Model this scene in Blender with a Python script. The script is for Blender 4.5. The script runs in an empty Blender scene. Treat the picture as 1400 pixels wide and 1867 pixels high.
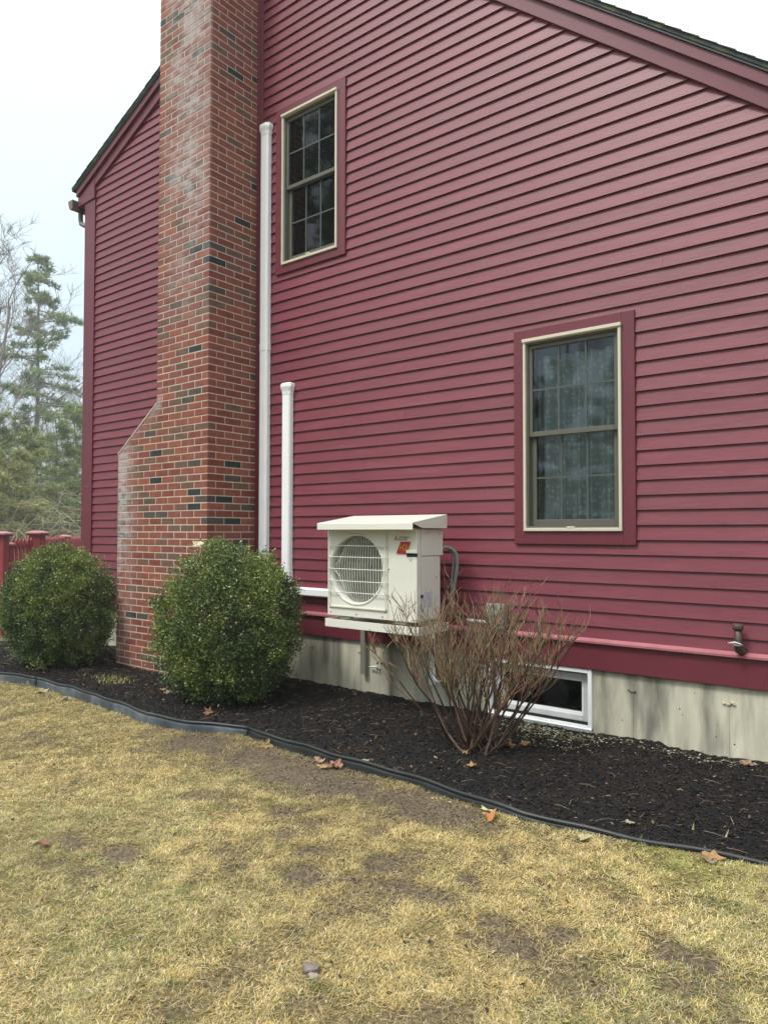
import bpy, bmesh, math, random
import numpy as np
from mathutils import Vector, Matrix, noise

random.seed(7)
rng = np.random.default_rng(11)
R = math.radians
S = bpy.context.scene
COL = S.collection

# ------------------------------------------------------------------ camera
YAW, PITCH, ROLL = R(38.1156), R(1.6106), R(0.071)
cam_d = bpy.data.cameras.new('camera'); cam = bpy.data.objects.new('camera', cam_d); COL.objects.link(cam)
fw = Vector((-math.sin(YAW)*math.cos(PITCH), math.cos(YAW)*math.cos(PITCH), math.sin(PITCH)))
rt = Vector((math.cos(YAW), math.sin(YAW), 0)); up = rt.cross(fw)
rt2 = rt*math.cos(ROLL)+up*math.sin(ROLL); up2 = -rt*math.sin(ROLL)+up*math.cos(ROLL)
CAM = Vector((0, -4.9156, 1.4335))
cam.matrix_world = Matrix(((rt2.x, up2.x, -fw.x, CAM.x), (rt2.y, up2.y, -fw.y, CAM.y), (rt2.z, up2.z, -fw.z, CAM.z), (0, 0, 0, 1)))
cam_d.sensor_fit = 'HORIZONTAL'; cam_d.sensor_width = 36; cam_d.lens = 1305.6/1400*36
cam_d.clip_start = .05; cam_d.clip_end = 2000
S.camera = cam

# ------------------------------------------------------------------ sky and sun (overcast)
SUN_EL, SUN_AZ = R(56), R(200)      # azimuth of the direction the light comes from, measured from +Y clockwise
world = bpy.data.worlds.new('World'); S.world = world; world.use_nodes = True
wt = world.node_tree; wt.nodes.clear()
wn = lambda t: wt.nodes.new(t)
out = wn('ShaderNodeOutputWorld'); add = wn('ShaderNodeAddShader')
bg1 = wn('ShaderNodeBackground'); bg2 = wn('ShaderNodeBackground')
sky = wn('ShaderNodeTexSky'); sky.sky_type = 'NISHITA'; sky.sun_disc = False
sky.sun_elevation = SUN_EL; sky.sun_rotation = SUN_AZ; sky.dust_density = 3
hs = wn('ShaderNodeHueSaturation'); hs.inputs['Saturation'].default_value = .35
wt.links.new(sky.outputs[0], hs.inputs['Color']); wt.links.new(hs.outputs[0], bg1.inputs[0]); bg1.inputs[1].default_value = .05
tc = wn('ShaderNodeTexCoord'); sp = wn('ShaderNodeSeparateXYZ'); ramp = wn('ShaderNodeValToRGB')
wt.links.new(tc.outputs['Generated'], sp.inputs[0])
ns = wn('ShaderNodeTexNoise'); ns.inputs['Scale'].default_value = 1.6; ns.inputs['Detail'].default_value = 3
wt.links.new(tc.outputs['Generated'], ns.inputs['Vector'])
mad = wn('ShaderNodeMath'); mad.operation = 'MULTIPLY_ADD'; mad.inputs[1].default_value = .22
wt.links.new(ns.outputs['Fac'], mad.inputs[0]); wt.links.new(sp.outputs['Z'], mad.inputs[2])
wt.links.new(mad.outputs[0], ramp.inputs[0])
el = ramp.color_ramp.elements
el[0].position = .10; el[0].color = (.31, .375, .425, 1)
el[1].position = .95; el[1].color = (1.34, 1.32, 1.27, 1)
e = el.new(.34); e.color = (.335, .43, .495, 1)
e = el.new(.64); e.color = (.52, .60, .61, 1)
wt.links.new(ramp.outputs[0], bg2.inputs[0]); bg2.inputs[1].default_value = 1.12
wt.links.new(bg1.outputs[0], add.inputs[0]); wt.links.new(bg2.outputs[0], add.inputs[1]); wt.links.new(add.outputs[0], out.inputs[0])

sun_d = bpy.data.lights.new('sun', 'SUN'); sun_d.energy = 1.5; sun_d.angle = R(12); sun_d.color = (1, .96, .9)
sun = bpy.data.objects.new('sun', sun_d); COL.objects.link(sun)
sd = Vector((math.sin(SUN_AZ)*math.cos(SUN_EL), math.cos(SUN_AZ)*math.cos(SUN_EL), math.sin(SUN_EL)))
sun.rotation_euler = sd.to_track_quat('Z', 'Y').to_euler()

S.view_settings.view_transform = 'Standard'; S.view_settings.look = 'None'
S.view_settings.exposure = .55; S.view_settings.gamma = 1; S.view_settings.use_curve_mapping = False

# ------------------------------------------------------------------ materials
def mat(name, col, rough=.6, spec=.5, var=0., vscale=8., bump=0., bscale=60., stretch=(1, 1, 1), attr=None, orand=0., col2=None,
        c2scale=3., c2lo=.5, c2hi=.65, metal=0., trans=0., bdist=.004, bdetail=4):
    m = bpy.data.materials.new(name); m.use_nodes = True; t = m.node_tree; b = t.nodes['Principled BSDF']
    n = lambda x: t.nodes.new(x); L = t.links.new
    b.inputs['Roughness'].default_value = rough; b.inputs['Specular IOR Level'].default_value = spec
    b.inputs['Metallic'].default_value = metal
    g = n('ShaderNodeNewGeometry'); mp = n('ShaderNodeMapping'); mp.inputs['Scale'].default_value = stretch
    L(g.outputs['Position'], mp.inputs['Vector'])
    if attr:
        a = n('ShaderNodeAttribute'); a.attribute_name = attr; cur = a.outputs['Color']
    else:
        rgb = n('ShaderNodeRGB'); rgb.outputs[0].default_value = (*col, 1); cur = rgb.outputs[0]
    if col2:
        nz = n('ShaderNodeTexNoise'); nz.inputs['Scale'].default_value = c2scale; nz.inputs['Detail'].default_value = 5
        L(mp.outputs[0], nz.inputs['Vector'])
        r = n('ShaderNodeMapRange'); r.inputs[1].default_value = c2lo; r.inputs[2].default_value = c2hi
        L(nz.outputs['Fac'], r.inputs[0])
        mx = n('ShaderNodeMix'); mx.data_type = 'RGBA'; L(r.outputs[0], mx.inputs[0]); L(cur, mx.inputs[6]); mx.inputs[7].default_value = (*col2, 1)
        cur = mx.outputs[2]
    val = None
    if var:
        nz = n('ShaderNodeTexNoise'); nz.inputs['Scale'].default_value = vscale; nz.inputs['Detail'].default_value = 6
        L(mp.outputs[0], nz.inputs['Vector'])
        r = n('ShaderNodeMapRange'); r.inputs[1].default_value = .25; r.inputs[2].default_value = .75
        r.inputs[3].default_value = 1-var; r.inputs[4].default_value = 1+var
        L(nz.outputs['Fac'], r.inputs[0]); val = r.outputs[0]
    if orand:
        oi = n('ShaderNodeObjectInfo'); r = n('ShaderNodeMapRange'); r.inputs[3].default_value = 1-orand; r.inputs[4].default_value = 1+orand
        L(oi.outputs['Random'], r.inputs[0])
        if val:
            mm = n('ShaderNodeMath'); mm.operation = 'MULTIPLY'; L(val, mm.inputs[0]); L(r.outputs[0], mm.inputs[1]); val = mm.outputs[0]
        else: val = r.outputs[0]
    if val:
        vm = n('ShaderNodeVectorMath'); vm.operation = 'SCALE'; L(cur, vm.inputs[0]); L(val, vm.inputs['Scale']); cur = vm.outputs[0]
    L(cur, b.inputs['Base Color'])
    if bump:
        nz = n('ShaderNodeTexNoise'); nz.inputs['Scale'].default_value = bscale; nz.inputs['Detail'].default_value = bdetail
        L(mp.outputs[0], nz.inputs['Vector'])
        bp = n('ShaderNodeBump'); bp.inputs['Strength'].default_value = bump; bp.inputs['Distance'].default_value = bdist
        L(nz.outputs['Fac'], bp.inputs['Height']); L(bp.outputs[0], b.inputs['Normal'])
    if trans:
        tr = n('ShaderNodeBsdfTranslucent'); L(cur, tr.inputs[0]); ms = n('ShaderNodeMixShader'); ms.inputs[0].default_value = trans
        o = t.nodes['Material Output']; L(b.outputs[0], ms.inputs[1]); L(tr.outputs[0], ms.inputs[2]); L(ms.outputs[0], o.inputs[0])
    m['cur'] = 0
    return m

M = {}
M['siding'] = mat('red_siding_paint', (.172, .027, .044), .50, .60, var=.12, vscale=5, stretch=(.6, 1, 4), bump=.25, bscale=18, orand=.07,
                  col2=(.20, .044, .064), c2scale=2.2, c2lo=.5, c2hi=.8)
M['siding'].node_tree.nodes['Noise Texture'].inputs['Roughness'].default_value = .6
M['trim'] = mat('red_trim_paint', (.140, .023, .037), .46, .55, var=.07, vscale=4, bump=.08, bscale=40, orand=.04)
M['cap'] = mat('worn_red_cap_sky_tint', (.38, .14, .16), .38, .6, var=.12, vscale=9)  # pink is worn red paint plus the sky's reflection put into the colour
M['concrete'] = mat('cast_concrete', (.57, .545, .43), .85, .3, var=.26, vscale=3.5, stretch=(2.6, 1, .55), bump=.35, bscale=70,
                    col2=(.20, .195, .16), c2scale=2.3, c2lo=.46, c2hi=.68)
M['mortar'] = mat('brick_mortar', (.54, .455, .375), .95, .2, var=.15, vscale=20, bump=.4, bscale=180, col2=(.5, .47, .44), c2scale=1.2)
M['white'] = mat('white_vinyl', (.90, .92, .93), .35, .5, var=.03, vscale=6)
M['unit'] = mat('ivory_painted_steel', (.74, .735, .655), .38, .5, var=.03, vscale=5)
M['unit2'] = mat('ivory_plastic_guard', (.66, .66, .58), .45, .5)
M['fin'] = mat('grey_fan_grille', (.42, .43, .37), .5, .4)
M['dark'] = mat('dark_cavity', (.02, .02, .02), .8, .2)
M['blade'] = mat('grey_fan_blade', (.16, .165, .15), .5, .4)
M['cream'] = mat('cream_window_frame', (.62, .57, .46), .4, .5, var=.04)
M['taupe'] = mat('taupe_window_sash', (.115, .112, .09), .5, .4, var=.06)
M['vinylw'] = mat('weathered_white_vinyl', (.60, .62, .63), .4, .5, var=.08, vscale=12)
M['steel'] = mat('galvanised_steel', (.33, .33, .30), .45, .5, metal=.4, var=.1)
M['galv'] = mat('galvanised_box', (.36, .40, .36), .45, .5, metal=.2, var=.25, vscale=25)
M['conduit'] = mat('grey_conduit', (.22, .24, .23), .5, .4)
M['bronze'] = mat('weathered_copper_pipe', (.07, .045, .035), .45, .5, var=.4, vscale=30)
M['shingle'] = mat('dark_asphalt_shingle', (.055, .065, .065), .9, .3, var=.35, vscale=30, bump=.5, bscale=120, col2=(.10, .12, .06), c2scale=8)
M['gutter'] = mat('brown_gutter', (.13, .10, .085), .4, .5, var=.1)
M['edging'] = mat('black_plastic_edging', (.018, .022, .024), .42, .5, var=.3, vscale=10, bump=.4, bscale=14, bdist=.006, col2=(.05, .06, .07), c2scale=3, c2lo=.5, c2hi=.85)
M['edging_worn_sky'] = mat('worn_edging_sky_tint', (.055, .068, .082), .5, .5, var=.4, vscale=9, bump=.5, bscale=18, bdist=.008, col2=(.17, .19, .22), c2scale=4, c2lo=.45, c2hi=.75)  # grey mixes weathering with sky reflection painted into the plastic
M['mulch'] = mat('dark_mulch', (.02, .016, .014), .9, .25, attr='Col', var=.45, vscale=50, bump=1., bscale=110, bdist=.012)
M['soil'] = mat('lawn_soil', (.1, .08, .06), .95, .2, attr='Col', var=.75, vscale=70, bump=.9, bscale=90, bdist=.01)
M['blades'] = mat('dead_grass', (.4, .3, .15), .75, .25, attr='Col', trans=.12)
M['leaf'] = mat('evergreen_leaf', (.05, .08, .03), .5, .3, attr='Col', trans=.12)
M['needle'] = mat('conifer_needle', (.05, .08, .03), .7, .3, attr='Col', trans=.15)
M['bark'] = mat('grey_bark', (.14, .12, .10), .9, .2, attr='Col', var=.25, vscale=12)
M['dry'] = mat('dry_leaf', (.42, .17, .08), .6, .3, attr='Col', trans=.2, var=.15, vscale=60)
M['chip'] = mat('loose_chips', (.1, .1, .1), .85, .25, attr='Col')
M['inside'] = mat('dark_room_wall', (.16, .17, .17), .9, .2)
M['lace'] = None; M['metal'] = mat('dark_metal_edge', (.09, .11, .13), .4, .5)
M['fence'] = mat('red_fence_paint', (.30, .05, .065), .6, .3, var=.15, vscale=4, orand=.08)
M['logo_red'] = mat('print_red', (.40, .02, .015), .5, .4)
M['logo_dark'] = mat('print_dark', (.05, .05, .05), .5, .4)
M['logo_yel'] = mat('print_yellow', (.62, .36, .02), .5, .4)
M['lilac'] = mat('lilac_label', (.60, .58, .66), .5, .4)
M['rock'] = mat('grey_rock', (.2, .18, .16), .9, .2, var=.3, vscale=30, bump=.5, bscale=60)

def brick_mat(i, c):
    m = mat('brick_%s' % i, c, .85, .3, var=.22, vscale=14, bump=.5, bscale=160, bdist=.003)
    # pale lime bloom: a streak down the flue face and the shoulder, fixed to the wall
    t = m.node_tree; n = lambda x: t.nodes.new(x); L = t.links.new
    b = t.nodes['Principled BSDF']; cur = b.inputs['Base Color'].links[0].from_socket
    bloom(t, b, cur)
    return m
def bloom(t, b, cur):
    n = lambda x: t.nodes.new(x); L = t.links.new
    g = n('ShaderNodeNewGeometry'); s = n('ShaderNodeSeparateXYZ'); L(g.outputs['Position'], s.inputs[0])
    nz = n('ShaderNodeTexNoise'); nz.inputs['Scale'].default_value = 1.7; nz.inputs['Detail'].default_value = 6; nz.inputs['Roughness'].default_value = .65
    L(g.outputs['Position'], nz.inputs['Vector'])
    def math_(op, a, bb=None, c=None):
        k = n('ShaderNodeMath'); k.operation = op
        for i, v in enumerate((a, bb, c)):
            if v is None: continue
            if isinstance(v, (int, float)): k.inputs[i].default_value = v
            else: L(v, k.inputs[i])
        return k.outputs[0]
    # streak centred near x=-5.95 on the flue, stronger with height
    d = math_('ABSOLUTE', math_('ADD', s.outputs['X'], 5.82))
    a = math_('SUBTRACT', 1, math_('DIVIDE', d, .50))
    h = n('ShaderNodeMapRange'); h.inputs[1].default_value = 3.2; h.inputs[2].default_value = 5.6; h.inputs[3].default_value = 0; h.inputs[4].default_value = .95
    L(s.outputs['Z'], h.inputs[0])
    fy = math_('LESS_THAN', s.outputs['Y'], -.60)
    m1 = math_('MULTIPLY', math_('MULTIPLY', math_('MAXIMUM', a, 0), h.outputs[0]), fy)
    # shoulder and left edge of the wide base
    e2 = math_('SUBTRACT', 1, math_('DIVIDE', math_('ABSOLUTE', math_('ADD', s.outputs['X'], 7.02)), .42))
    h2 = n('ShaderNodeMapRange'); h2.inputs[1].default_value = .6; h2.inputs[2].default_value = 2.2; h2.inputs[3].default_value = .25; h2.inputs[4].default_value = 1.3
    L(s.outputs['Z'], h2.inputs[0])
    m2 = math_('MULTIPLY', math_('MAXIMUM', e2, 0), h2.outputs[0])
    # sloping shoulder band
    sl = math_('ADD', math_('MULTIPLY', math_('ADD', s.outputs['X'], 7.01), -.677), math_('SUBTRACT', s.outputs['Z'], 2.27))
    sl = math_('SUBTRACT', 1, math_('DIVIDE', math_('ABSOLUTE', sl), .16))
    sx = math_('LESS_THAN', s.outputs['X'], -6.22)
    m3 = math_('MULTIPLY', math_('MULTIPLY', math_('MAXIMUM', sl, 0), sx), .8)
    nzr = n('ShaderNodeMapRange'); nzr.inputs[1].default_value = .36; nzr.inputs[2].default_value = .66; nzr.inputs[3].default_value = .12; nzr.inputs[4].default_value = 1.6
    L(nz.outputs['Fac'], nzr.inputs[0])
    n3 = n('ShaderNodeTexNoise'); n3.inputs['Scale'].default_value = 1.; n3.inputs['Detail'].default_value = 5; n3.inputs['Roughness'].default_value = .7
    mp3 = n('ShaderNodeMapping'); mp3.inputs['Scale'].default_value = (7, 7, 16); L(g.outputs['Position'], mp3.inputs['Vector']); L(mp3.outputs[0], n3.inputs['Vector'])
    r3 = n('ShaderNodeMapRange'); r3.inputs[1].default_value = .38; r3.inputs[2].default_value = .62; r3.inputs[3].default_value = .15; r3.inputs[4].default_value = 1.3; L(n3.outputs['Fac'], r3.inputs[0])
    tot = math_('MULTIPLY', math_('MULTIPLY', math_('MAXIMUM', math_('MAXIMUM', m1, m2), m3), nzr.outputs[0]), r3.outputs[0])
    tot = math_('MINIMUM', tot, .75)
    mx = n('ShaderNodeMix'); mx.data_type = 'RGBA'; L(tot, mx.inputs[0]); L(cur, mx.inputs[6]); mx.inputs[7].default_value = (.46, .43, .42, 1)
    L(mx.outputs[2], b.inputs['Base Color'])
BR = [brick_mat('red', (.235, .078, .052)), brick_mat('red_deep', (.20, .058, .040)), brick_mat('orange_red', (.28, .090, .058)),
      brick_mat('brown', (.155, .085, .058)), brick_mat('brown_grey', (.085, .068, .058)), brick_mat('charcoal', (.032, .038, .038)),
      brick_mat('dusky_red', (.22, .075, .060))]
_b = M['mortar'].node_tree; bloom(_b, _b.nodes['Principled BSDF'], _b.nodes['Principled BSDF'].inputs['Base Color'].links[0].from_socket)

# glass: thin pane
def glass_mat(name, tint, refl=1.6):
    m = bpy.data.materials.new(name); m.use_nodes = True; t = m.node_tree; t.nodes.clear()
    o = t.nodes.new('ShaderNodeOutputMaterial'); ms = t.nodes.new('ShaderNodeMixShader'); tr = t.nodes.new('ShaderNodeBsdfTransparent')
    gl = t.nodes.new('ShaderNodeBsdfGlossy'); fr = t.nodes.new('ShaderNodeFresnel'); fr.inputs[0].default_value = refl
    tr.inputs[0].default_value = (*tint, 1); gl.inputs['Roughness'].default_value = .03; gl.inputs[0].default_value = (.9, .95, 1, 1)
    L = t.links.new; L(fr.outputs[0], ms.inputs[0]); L(tr.outputs[0], ms.inputs[1]); L(gl.outputs[0], ms.inputs[2]); L(ms.outputs[0], o.inputs[0])
    return m
M['glass'] = glass_mat('window_glass', (.86, .90, .90), 1.45)
M['glass2'] = glass_mat('double_pane_glass', (.7, .74, .72), 2.1)
# lace curtain with a small diamond figure woven in rows
def lace():
    m = mat('lace_curtain', (.70, .76, .78), .9, .1)
    t = m.node_tree; n = lambda x: t.nodes.new(x); L = t.links.new; b = t.nodes['Principled BSDF']
    tcn = n('ShaderNodeNewGeometry'); mp = n('ShaderNodeMapping'); mp.inputs['Scale'].default_value = (1, 0, .55); mp.inputs['Rotation'].default_value = (0, R(45), 0)
    L(tcn.outputs['Position'], mp.inputs[0])
    ck = n('ShaderNodeTexVoronoi'); ck.inputs['Scale'].default_value = 42; ck.distance = 'MANHATTAN'; ck.inputs['Randomness'].default_value = .5
    mp.inputs['Rotation'].default_value = (0, 0, 0)
    L(mp.outputs[0], ck.inputs['Vector'])
    r = n('ShaderNodeMapRange'); r.inputs[1].default_value = .25; r.inputs[2].default_value = .6; r.inputs[3].default_value = 1.; r.inputs[4].default_value = .6
    L(ck.outputs['Distance'], r.inputs[0])
    cur = b.inputs['Base Color'].links[0].from_socket
    vm = n('ShaderNodeVectorMath'); vm.operation = 'SCALE'; L(cur, vm.inputs[0]); L(r.outputs[0], vm.inputs['Scale']); L(vm.outputs[0], b.inputs['Base Color'])
    return m
M['lace'] = lace()

# ------------------------------------------------------------------ mesh helpers
class MB:
    def __init__(s): s.v = []; s.f = []; s.mi = []; s.sm = False
    def quad(s, pts, mi=0):
        b = len(s.v); s.v += [tuple(p) for p in pts]; s.f.append(tuple(range(b, b+len(pts)))); s.mi.append(mi); return s
    def box(s, x0, x1, y0, y1, z0, z1, mi=0):
        b = len(s.v)
        s.v += [(x0, y0, z0), (x1, y0, z0), (x1, y1, z0), (x0, y1, z0), (x0, y0, z1), (x1, y0, z1), (x1, y1, z1), (x0, y1, z1)]
        for f in ((0, 3, 2, 1), (4, 5, 6, 7), (0, 1, 5, 4), (1, 2, 6, 5), (2, 3, 7, 6), (3, 0, 4, 7)):
            s.f.append(tuple(b+i for i in f)); s.mi.append(mi)
        return s
    def prism(s, poly, y0, y1, mi=0, axis='y'):
        """polygon in (x,z) extruded along y (or (y,z) along x)"""
        b = len(s.v); n = len(poly)
        P = (lambda a, c, d: (a, d, c)) if axis == 'y' else ((lambda a, c, d: (d, a, c)) if axis == 'x' else (lambda a, c, d: (a, c, d)))
        s.v += [P(a, c, y0) for a, c in poly]+[P(a, c, y1) for a, c in poly]
        s.f.append(tuple(b+i for i in range(n))); s.mi.append(mi)
        s.f.append(tuple(b+n+i for i in reversed(range(n)))); s.mi.append(mi)
        for i in range(n):
            j = (i+1) % n; s.f.append((b+i, b+n+i, b+n+j, b+j)); s.mi.append(mi)
        return s
    def tube(s, pts, r, n=8, mi=0, caps=True):
        pts = [Vector(p) for p in pts]; rs = r if isinstance(r, (list, tuple)) else [r]*len(pts)
        b = len(s.v); prev = None
        for i, p in enumerate(pts):
            d = (pts[min(i+1, len(pts)-1)]-pts[max(i-1, 0)]).normalized()
            if prev is None:
                a = Vector((0, 0, 1)) if abs(d.z) < .9 else Vector((1, 0, 0)); u = d.cross(a).normalized()
            else: u = (prev-d*prev.dot(d)).normalized()
            prev = u; w = d.cross(u)
            for k in range(n):
                t = 2*math.pi*k/n; s.v.append(tuple(p+(u*math.cos(t)+w*math.sin(t))*rs[i]))
        for i in range(len(pts)-1):
            for k in range(n):
                a = b+i*n+k; c = b+i*n+(k+1) % n; s.f.append((a, c, c+n, a+n)); s.mi.append(mi)
        if caps:
            s.f.append(tuple(b+k for k in reversed(range(n)))); s.mi.append(mi)
            e = b+(len(pts)-1)*n; s.f.append(tuple(e+k for k in range(n))); s.mi.append(mi)
        return s
    def lathe(s, c, axis, prof, n=24, mi=0, cap=True):
        """profile (r, h) about axis through c"""
        c = Vector(c); ax = Vector(axis).normalized(); a = Vector((0, 0, 1)) if abs(ax.z) < .9 else Vector((1, 0, 0))
        u = ax.cross(a).normalized(); w = ax.cross(u); b = len(s.v)
        for r, h in prof:
            for k in range(n):
                t = 2*math.pi*k/n; s.v.append(tuple(c+ax*h+(u*math.cos(t)+w*math.sin(t))*r))
        for i in range(len(prof)-1):
            for k in range(n):
                p = b+i*n+k; q = b+i*n+(k+1) % n; s.f.append((p, q, q+n, p+n)); s.mi.append(mi)
        if cap:
            s.f.append(tuple(b+k for k in reversed(range(n)))); s.mi.append(mi)
            e = b+(len(prof)-1)*n; s.f.append(tuple(e+k for k in range(n))); s.mi.append(mi)
        return s
    def mesh(s, name, mats, smooth=False, fixn=True):
        me = bpy.data.meshes.new(name); me.from_pydata(s.v, [], s.f)
        if not isinstance(mats, (list, tuple)): mats = [mats]
        for m in mats: me.materials.append(m)
        if len(mats) > 1: me.polygons.foreach_set('material_index', s.mi)
        if fixn:
            bm = bmesh.new(); bm.from_mesh(me); bmesh.ops.recalc_face_normals(bm, faces=bm.faces); bm.to_mesh(me); bm.free()
        if smooth: me.polygons.foreach_set('use_smooth', [True]*len(me.polygons))
        me.update(); return me
    def build(s, name, mats, parent=None, smooth=False, bevel=0, fixn=True):
        o = link(name, s.mesh(name, mats, smooth, fixn), parent)
        if bevel:
            md = o.modifiers.new('bevel', 'BEVEL'); md.width = bevel; md.segments = 2; md.limit_method = 'ANGLE'
        return o
def link(name, me, parent=None):
    o = bpy.data.objects.new(name, me); COL.objects.link(o)
    if parent: o.parent = parent
    return o
def tag(o, label=None, cat=None, group=None, kind=None):
    if label: o['label'] = label
    if cat: o['category'] = cat
    if group: o['group'] = group
    if kind: o['kind'] = kind
    return o
def empty(name, label, cat, group=None, loc=(0, 0, 0)):
    o = bpy.data.objects.new(name, None); COL.objects.link(o); o.location = loc; o.empty_display_size = .1
    return tag(o, label, cat, group)
def npmesh(name, verts, faces, mat_, cols=None, smooth=False):
    """verts (N,3), faces (M,k) ndarray; cols (N,3) per point"""
    me = bpy.data.meshes.new(name); N = len(verts); Mf, k = faces.shape
    me.vertices.add(N); me.vertices.foreach_set('co', np.ascontiguousarray(verts, dtype=np.float32).ravel())
    me.loops.add(Mf*k); me.loops.foreach_set('vertex_index', np.ascontiguousarray(faces, dtype=np.int32).ravel())
    me.polygons.add(Mf); me.polygons.foreach_set('loop_start', np.arange(0, Mf*k, k, dtype=np.int32))
    try: me.polygons.foreach_set('loop_total', np.full(Mf, k, dtype=np.int32))
    except Exception: pass
    me.update(calc_edges=True)
    if cols is not None:
        a = me.color_attributes.new('Col', 'FLOAT_COLOR', 'POINT')
        c = np.ones((N, 4), dtype=np.float32); c[:, :3] = cols; a.data.foreach_set('color', c.ravel())
    me.materials.append(mat_)
    if smooth: me.polygons.foreach_set('use_smooth', np.ones(Mf, dtype=bool))
    me.validate(); return me
def setcol(me, c):
    a = me.color_attributes.new('Col', 'FLOAT_COLOR', 'POINT')
    a.data.foreach_set('color', np.tile(np.array([*c, 1.], dtype=np.float32), len(me.vertices)))
    return me

# value noise on arrays
_perm = rng.random((256, 256))
def vn(x, y, s, seed=0):
    x = np.asarray(x)*s+seed*17.3; y = np.asarray(y)*s+seed*31.7
    xi = np.floor(x).astype(int); yi = np.floor(y).astype(int); fx = x-xi; fy = y-yi
    fx = fx*fx*(3-2*fx); fy = fy*fy*(3-2*fy)
    g = lambda a, b: _perm[a % 256, b % 256]
    return (g(xi, yi)*(1-fx)+g(xi+1, yi)*fx)*(1-fy)+(g(xi, yi+1)*(1-fx)+g(xi+1, yi+1)*fx)*fy
def fbm(x, y, s, seed=0, o=4):
    t = 0; a = .5
    for i in range(o): t = t+a*vn(x, y, s*2**i, seed+i); a *= .5
    return t/(1-.5**o)

# ------------------------------------------------------------------ ground
EDGE = [(-40, -2.2), (-14, -2.0), (-9.5, -1.85), (-7.34, -1.67), (-6.84, -1.55), (-6.17, -1.57), (-5.44, -1.64), (-4.78, -1.71), (-4.33, -1.65), (-3.96, -1.457),
        (-3.79, -1.505), (-3.27, -1.55), (-2.82, -1.583), (-2.39, -1.614), (-2.0, -1.655), (-1.67, -1.697), (-1.395, -1.668), (-1.17, -1.634),
        (-.93, -1.58), (-.61, -1.524), (0.3, -1.45), (1.5, -1.45), (4, -1.5), (9, -1.6)]
ex = np.array([p[0] for p in EDGE]); eyv = np.array([p[1] for p in EDGE])
def edge_y(x): return np.interp(x, ex, eyv)
def edge_top(x): return .05+.008*np.sin(np.asarray(x)*2.1)
def lawn_z(x, y):
    x = np.asarray(x, dtype=float); y = np.asarray(y, dtype=float)
    base = np.interp(x, [-7.5, -4, -1.7, -.6, 4], [-.050, -.022, .004, .020, .018])
    z = base+.03*(fbm(x, y, .9, 3, 3)-.5)+.014*(fbm(x, y, 7, 5, 2)-.5)
    far = np.clip((np.hypot(x+2, y+3)-14)/20, 0, 1); z = z-far*.25*0
    return z
def bed_z(x, y):
    x = np.asarray(x, dtype=float); y = np.asarray(y, dtype=float)
    d = np.clip((y-edge_y(x))/.25, 0, 1)
    z = .012+d*.012+.035*(fbm(x, y, 2.2, 9, 4)-.5)+.028*(fbm(x, y, 16, 2, 3)-.5)+.014*(fbm(x, y, 60, 4, 2)-.5)
    return z
SPOTS = [(-2.48, -2.5, .10), (-2.26, -2.55, .13), (-2.12, -2.76, .16), (-1.93, -2.67, .07), (-1.92, -2.47, .15), (-1.75, -2.58, .12), (-1.61, -2.58, .14), (-1.56, -2.38, .10),
         (-1.2, -2.67, .18), (-.7, -2.4, .13), (-2.94, -3.08, .14), (-1.32, -2.59, .12), (-1.11, -2.53, .1), (-3.22, -3.16, .10), (-1.65, -3.19, .05), (-2.7, -2.3, .12)]
BARE = [(-4.04, -1.78, .30), (-3.5, -1.80, .38), (-3.0, -1.85, .36), (-2.66, -1.86, .32), (-2.2, -1.85, .28), (-1.96, -1.83, .2)]
def bare(x, y):
    """0 grass .. 1 bare soil"""
    x = np.asarray(x, dtype=float); y = np.asarray(y, dtype=float)
    wob = .25+1.5*fbm(x, y, 9, 21, 4)
    b = np.zeros_like(x+y)
    for (a, c, r) in SPOTS: b = np.maximum(b, .95*np.clip(1.7-1.25*np.hypot(x-a, (y-c)*1.3)/(r*.92*wob), 0, 1))
    for (a, c, r) in BARE: b = np.maximum(b, np.clip(1.6-1.2*np.hypot((x-a)*.85, (y-c)*1.25)/(r*wob*1.05), 0, 1))
    n = fbm(x, y, 3.3, 40, 4); b = np.maximum(b, .7*np.clip((n-.62)/.1, 0, 1))
    return b
def ground_col(x, y):
    b = bare(x, y)[..., None]
    n = fbm(x, y, 1.3, 50, 4)[..., None]; g = fbm(x, y, .8, 60, 3)[..., None]
    straw = np.array([.23, .175, .075])*(1-n)+np.array([.10, .082, .042])*n
    straw = straw*(1-.4*g)+np.array([.09, .10, .035])*.4*g
    soil = np.array([.125, .098, .068])*(.75+.5*fbm(x, y, 8, 70, 3)[..., None])
    c = straw*(1-b)+soil*b
    far = np.clip((np.hypot(np.asarray(x)+2, np.asarray(y)+3)-9)/8, 0, 1)[..., None]
    c = c*(1-far)+np.array([.12, .115, .055])*far
    wood = np.clip((np.hypot(np.asarray(x), np.asarray(y))-24)/6, 0, 1)[..., None]
    return c*(1-wood)+np.array([.11, .085, .06])*wood
xs = np.concatenate([-np.geomspace(400, 9.6, 26), np.arange(-9.5, 2.01, .035), np.geomspace(2.1, 400, 24)])
ys = np.concatenate([-np.geomspace(400, 5.1, 22), np.arange(-5.0, -1.2, .035), np.linspace(-1.1, 9, 14), np.geomspace(10, 400, 22)])
X, Y = np.meshgrid(xs, ys, indexing='ij'); Z = lawn_z(X, Y)
inbed = (Y > edge_y(X)+.02) & (X > -9.9) & (X < 8.9) & (Y < 9); Z = np.where(inbed, -.12, Z)
V = np.stack([X, Y, Z], -1).reshape(-1, 3); I = np.arange(len(V)).reshape(X.shape)
F = np.stack([I[:-1, :-1], I[1:, :-1], I[1:, 1:], I[:-1, 1:]], -1).reshape(-1, 4)
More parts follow.
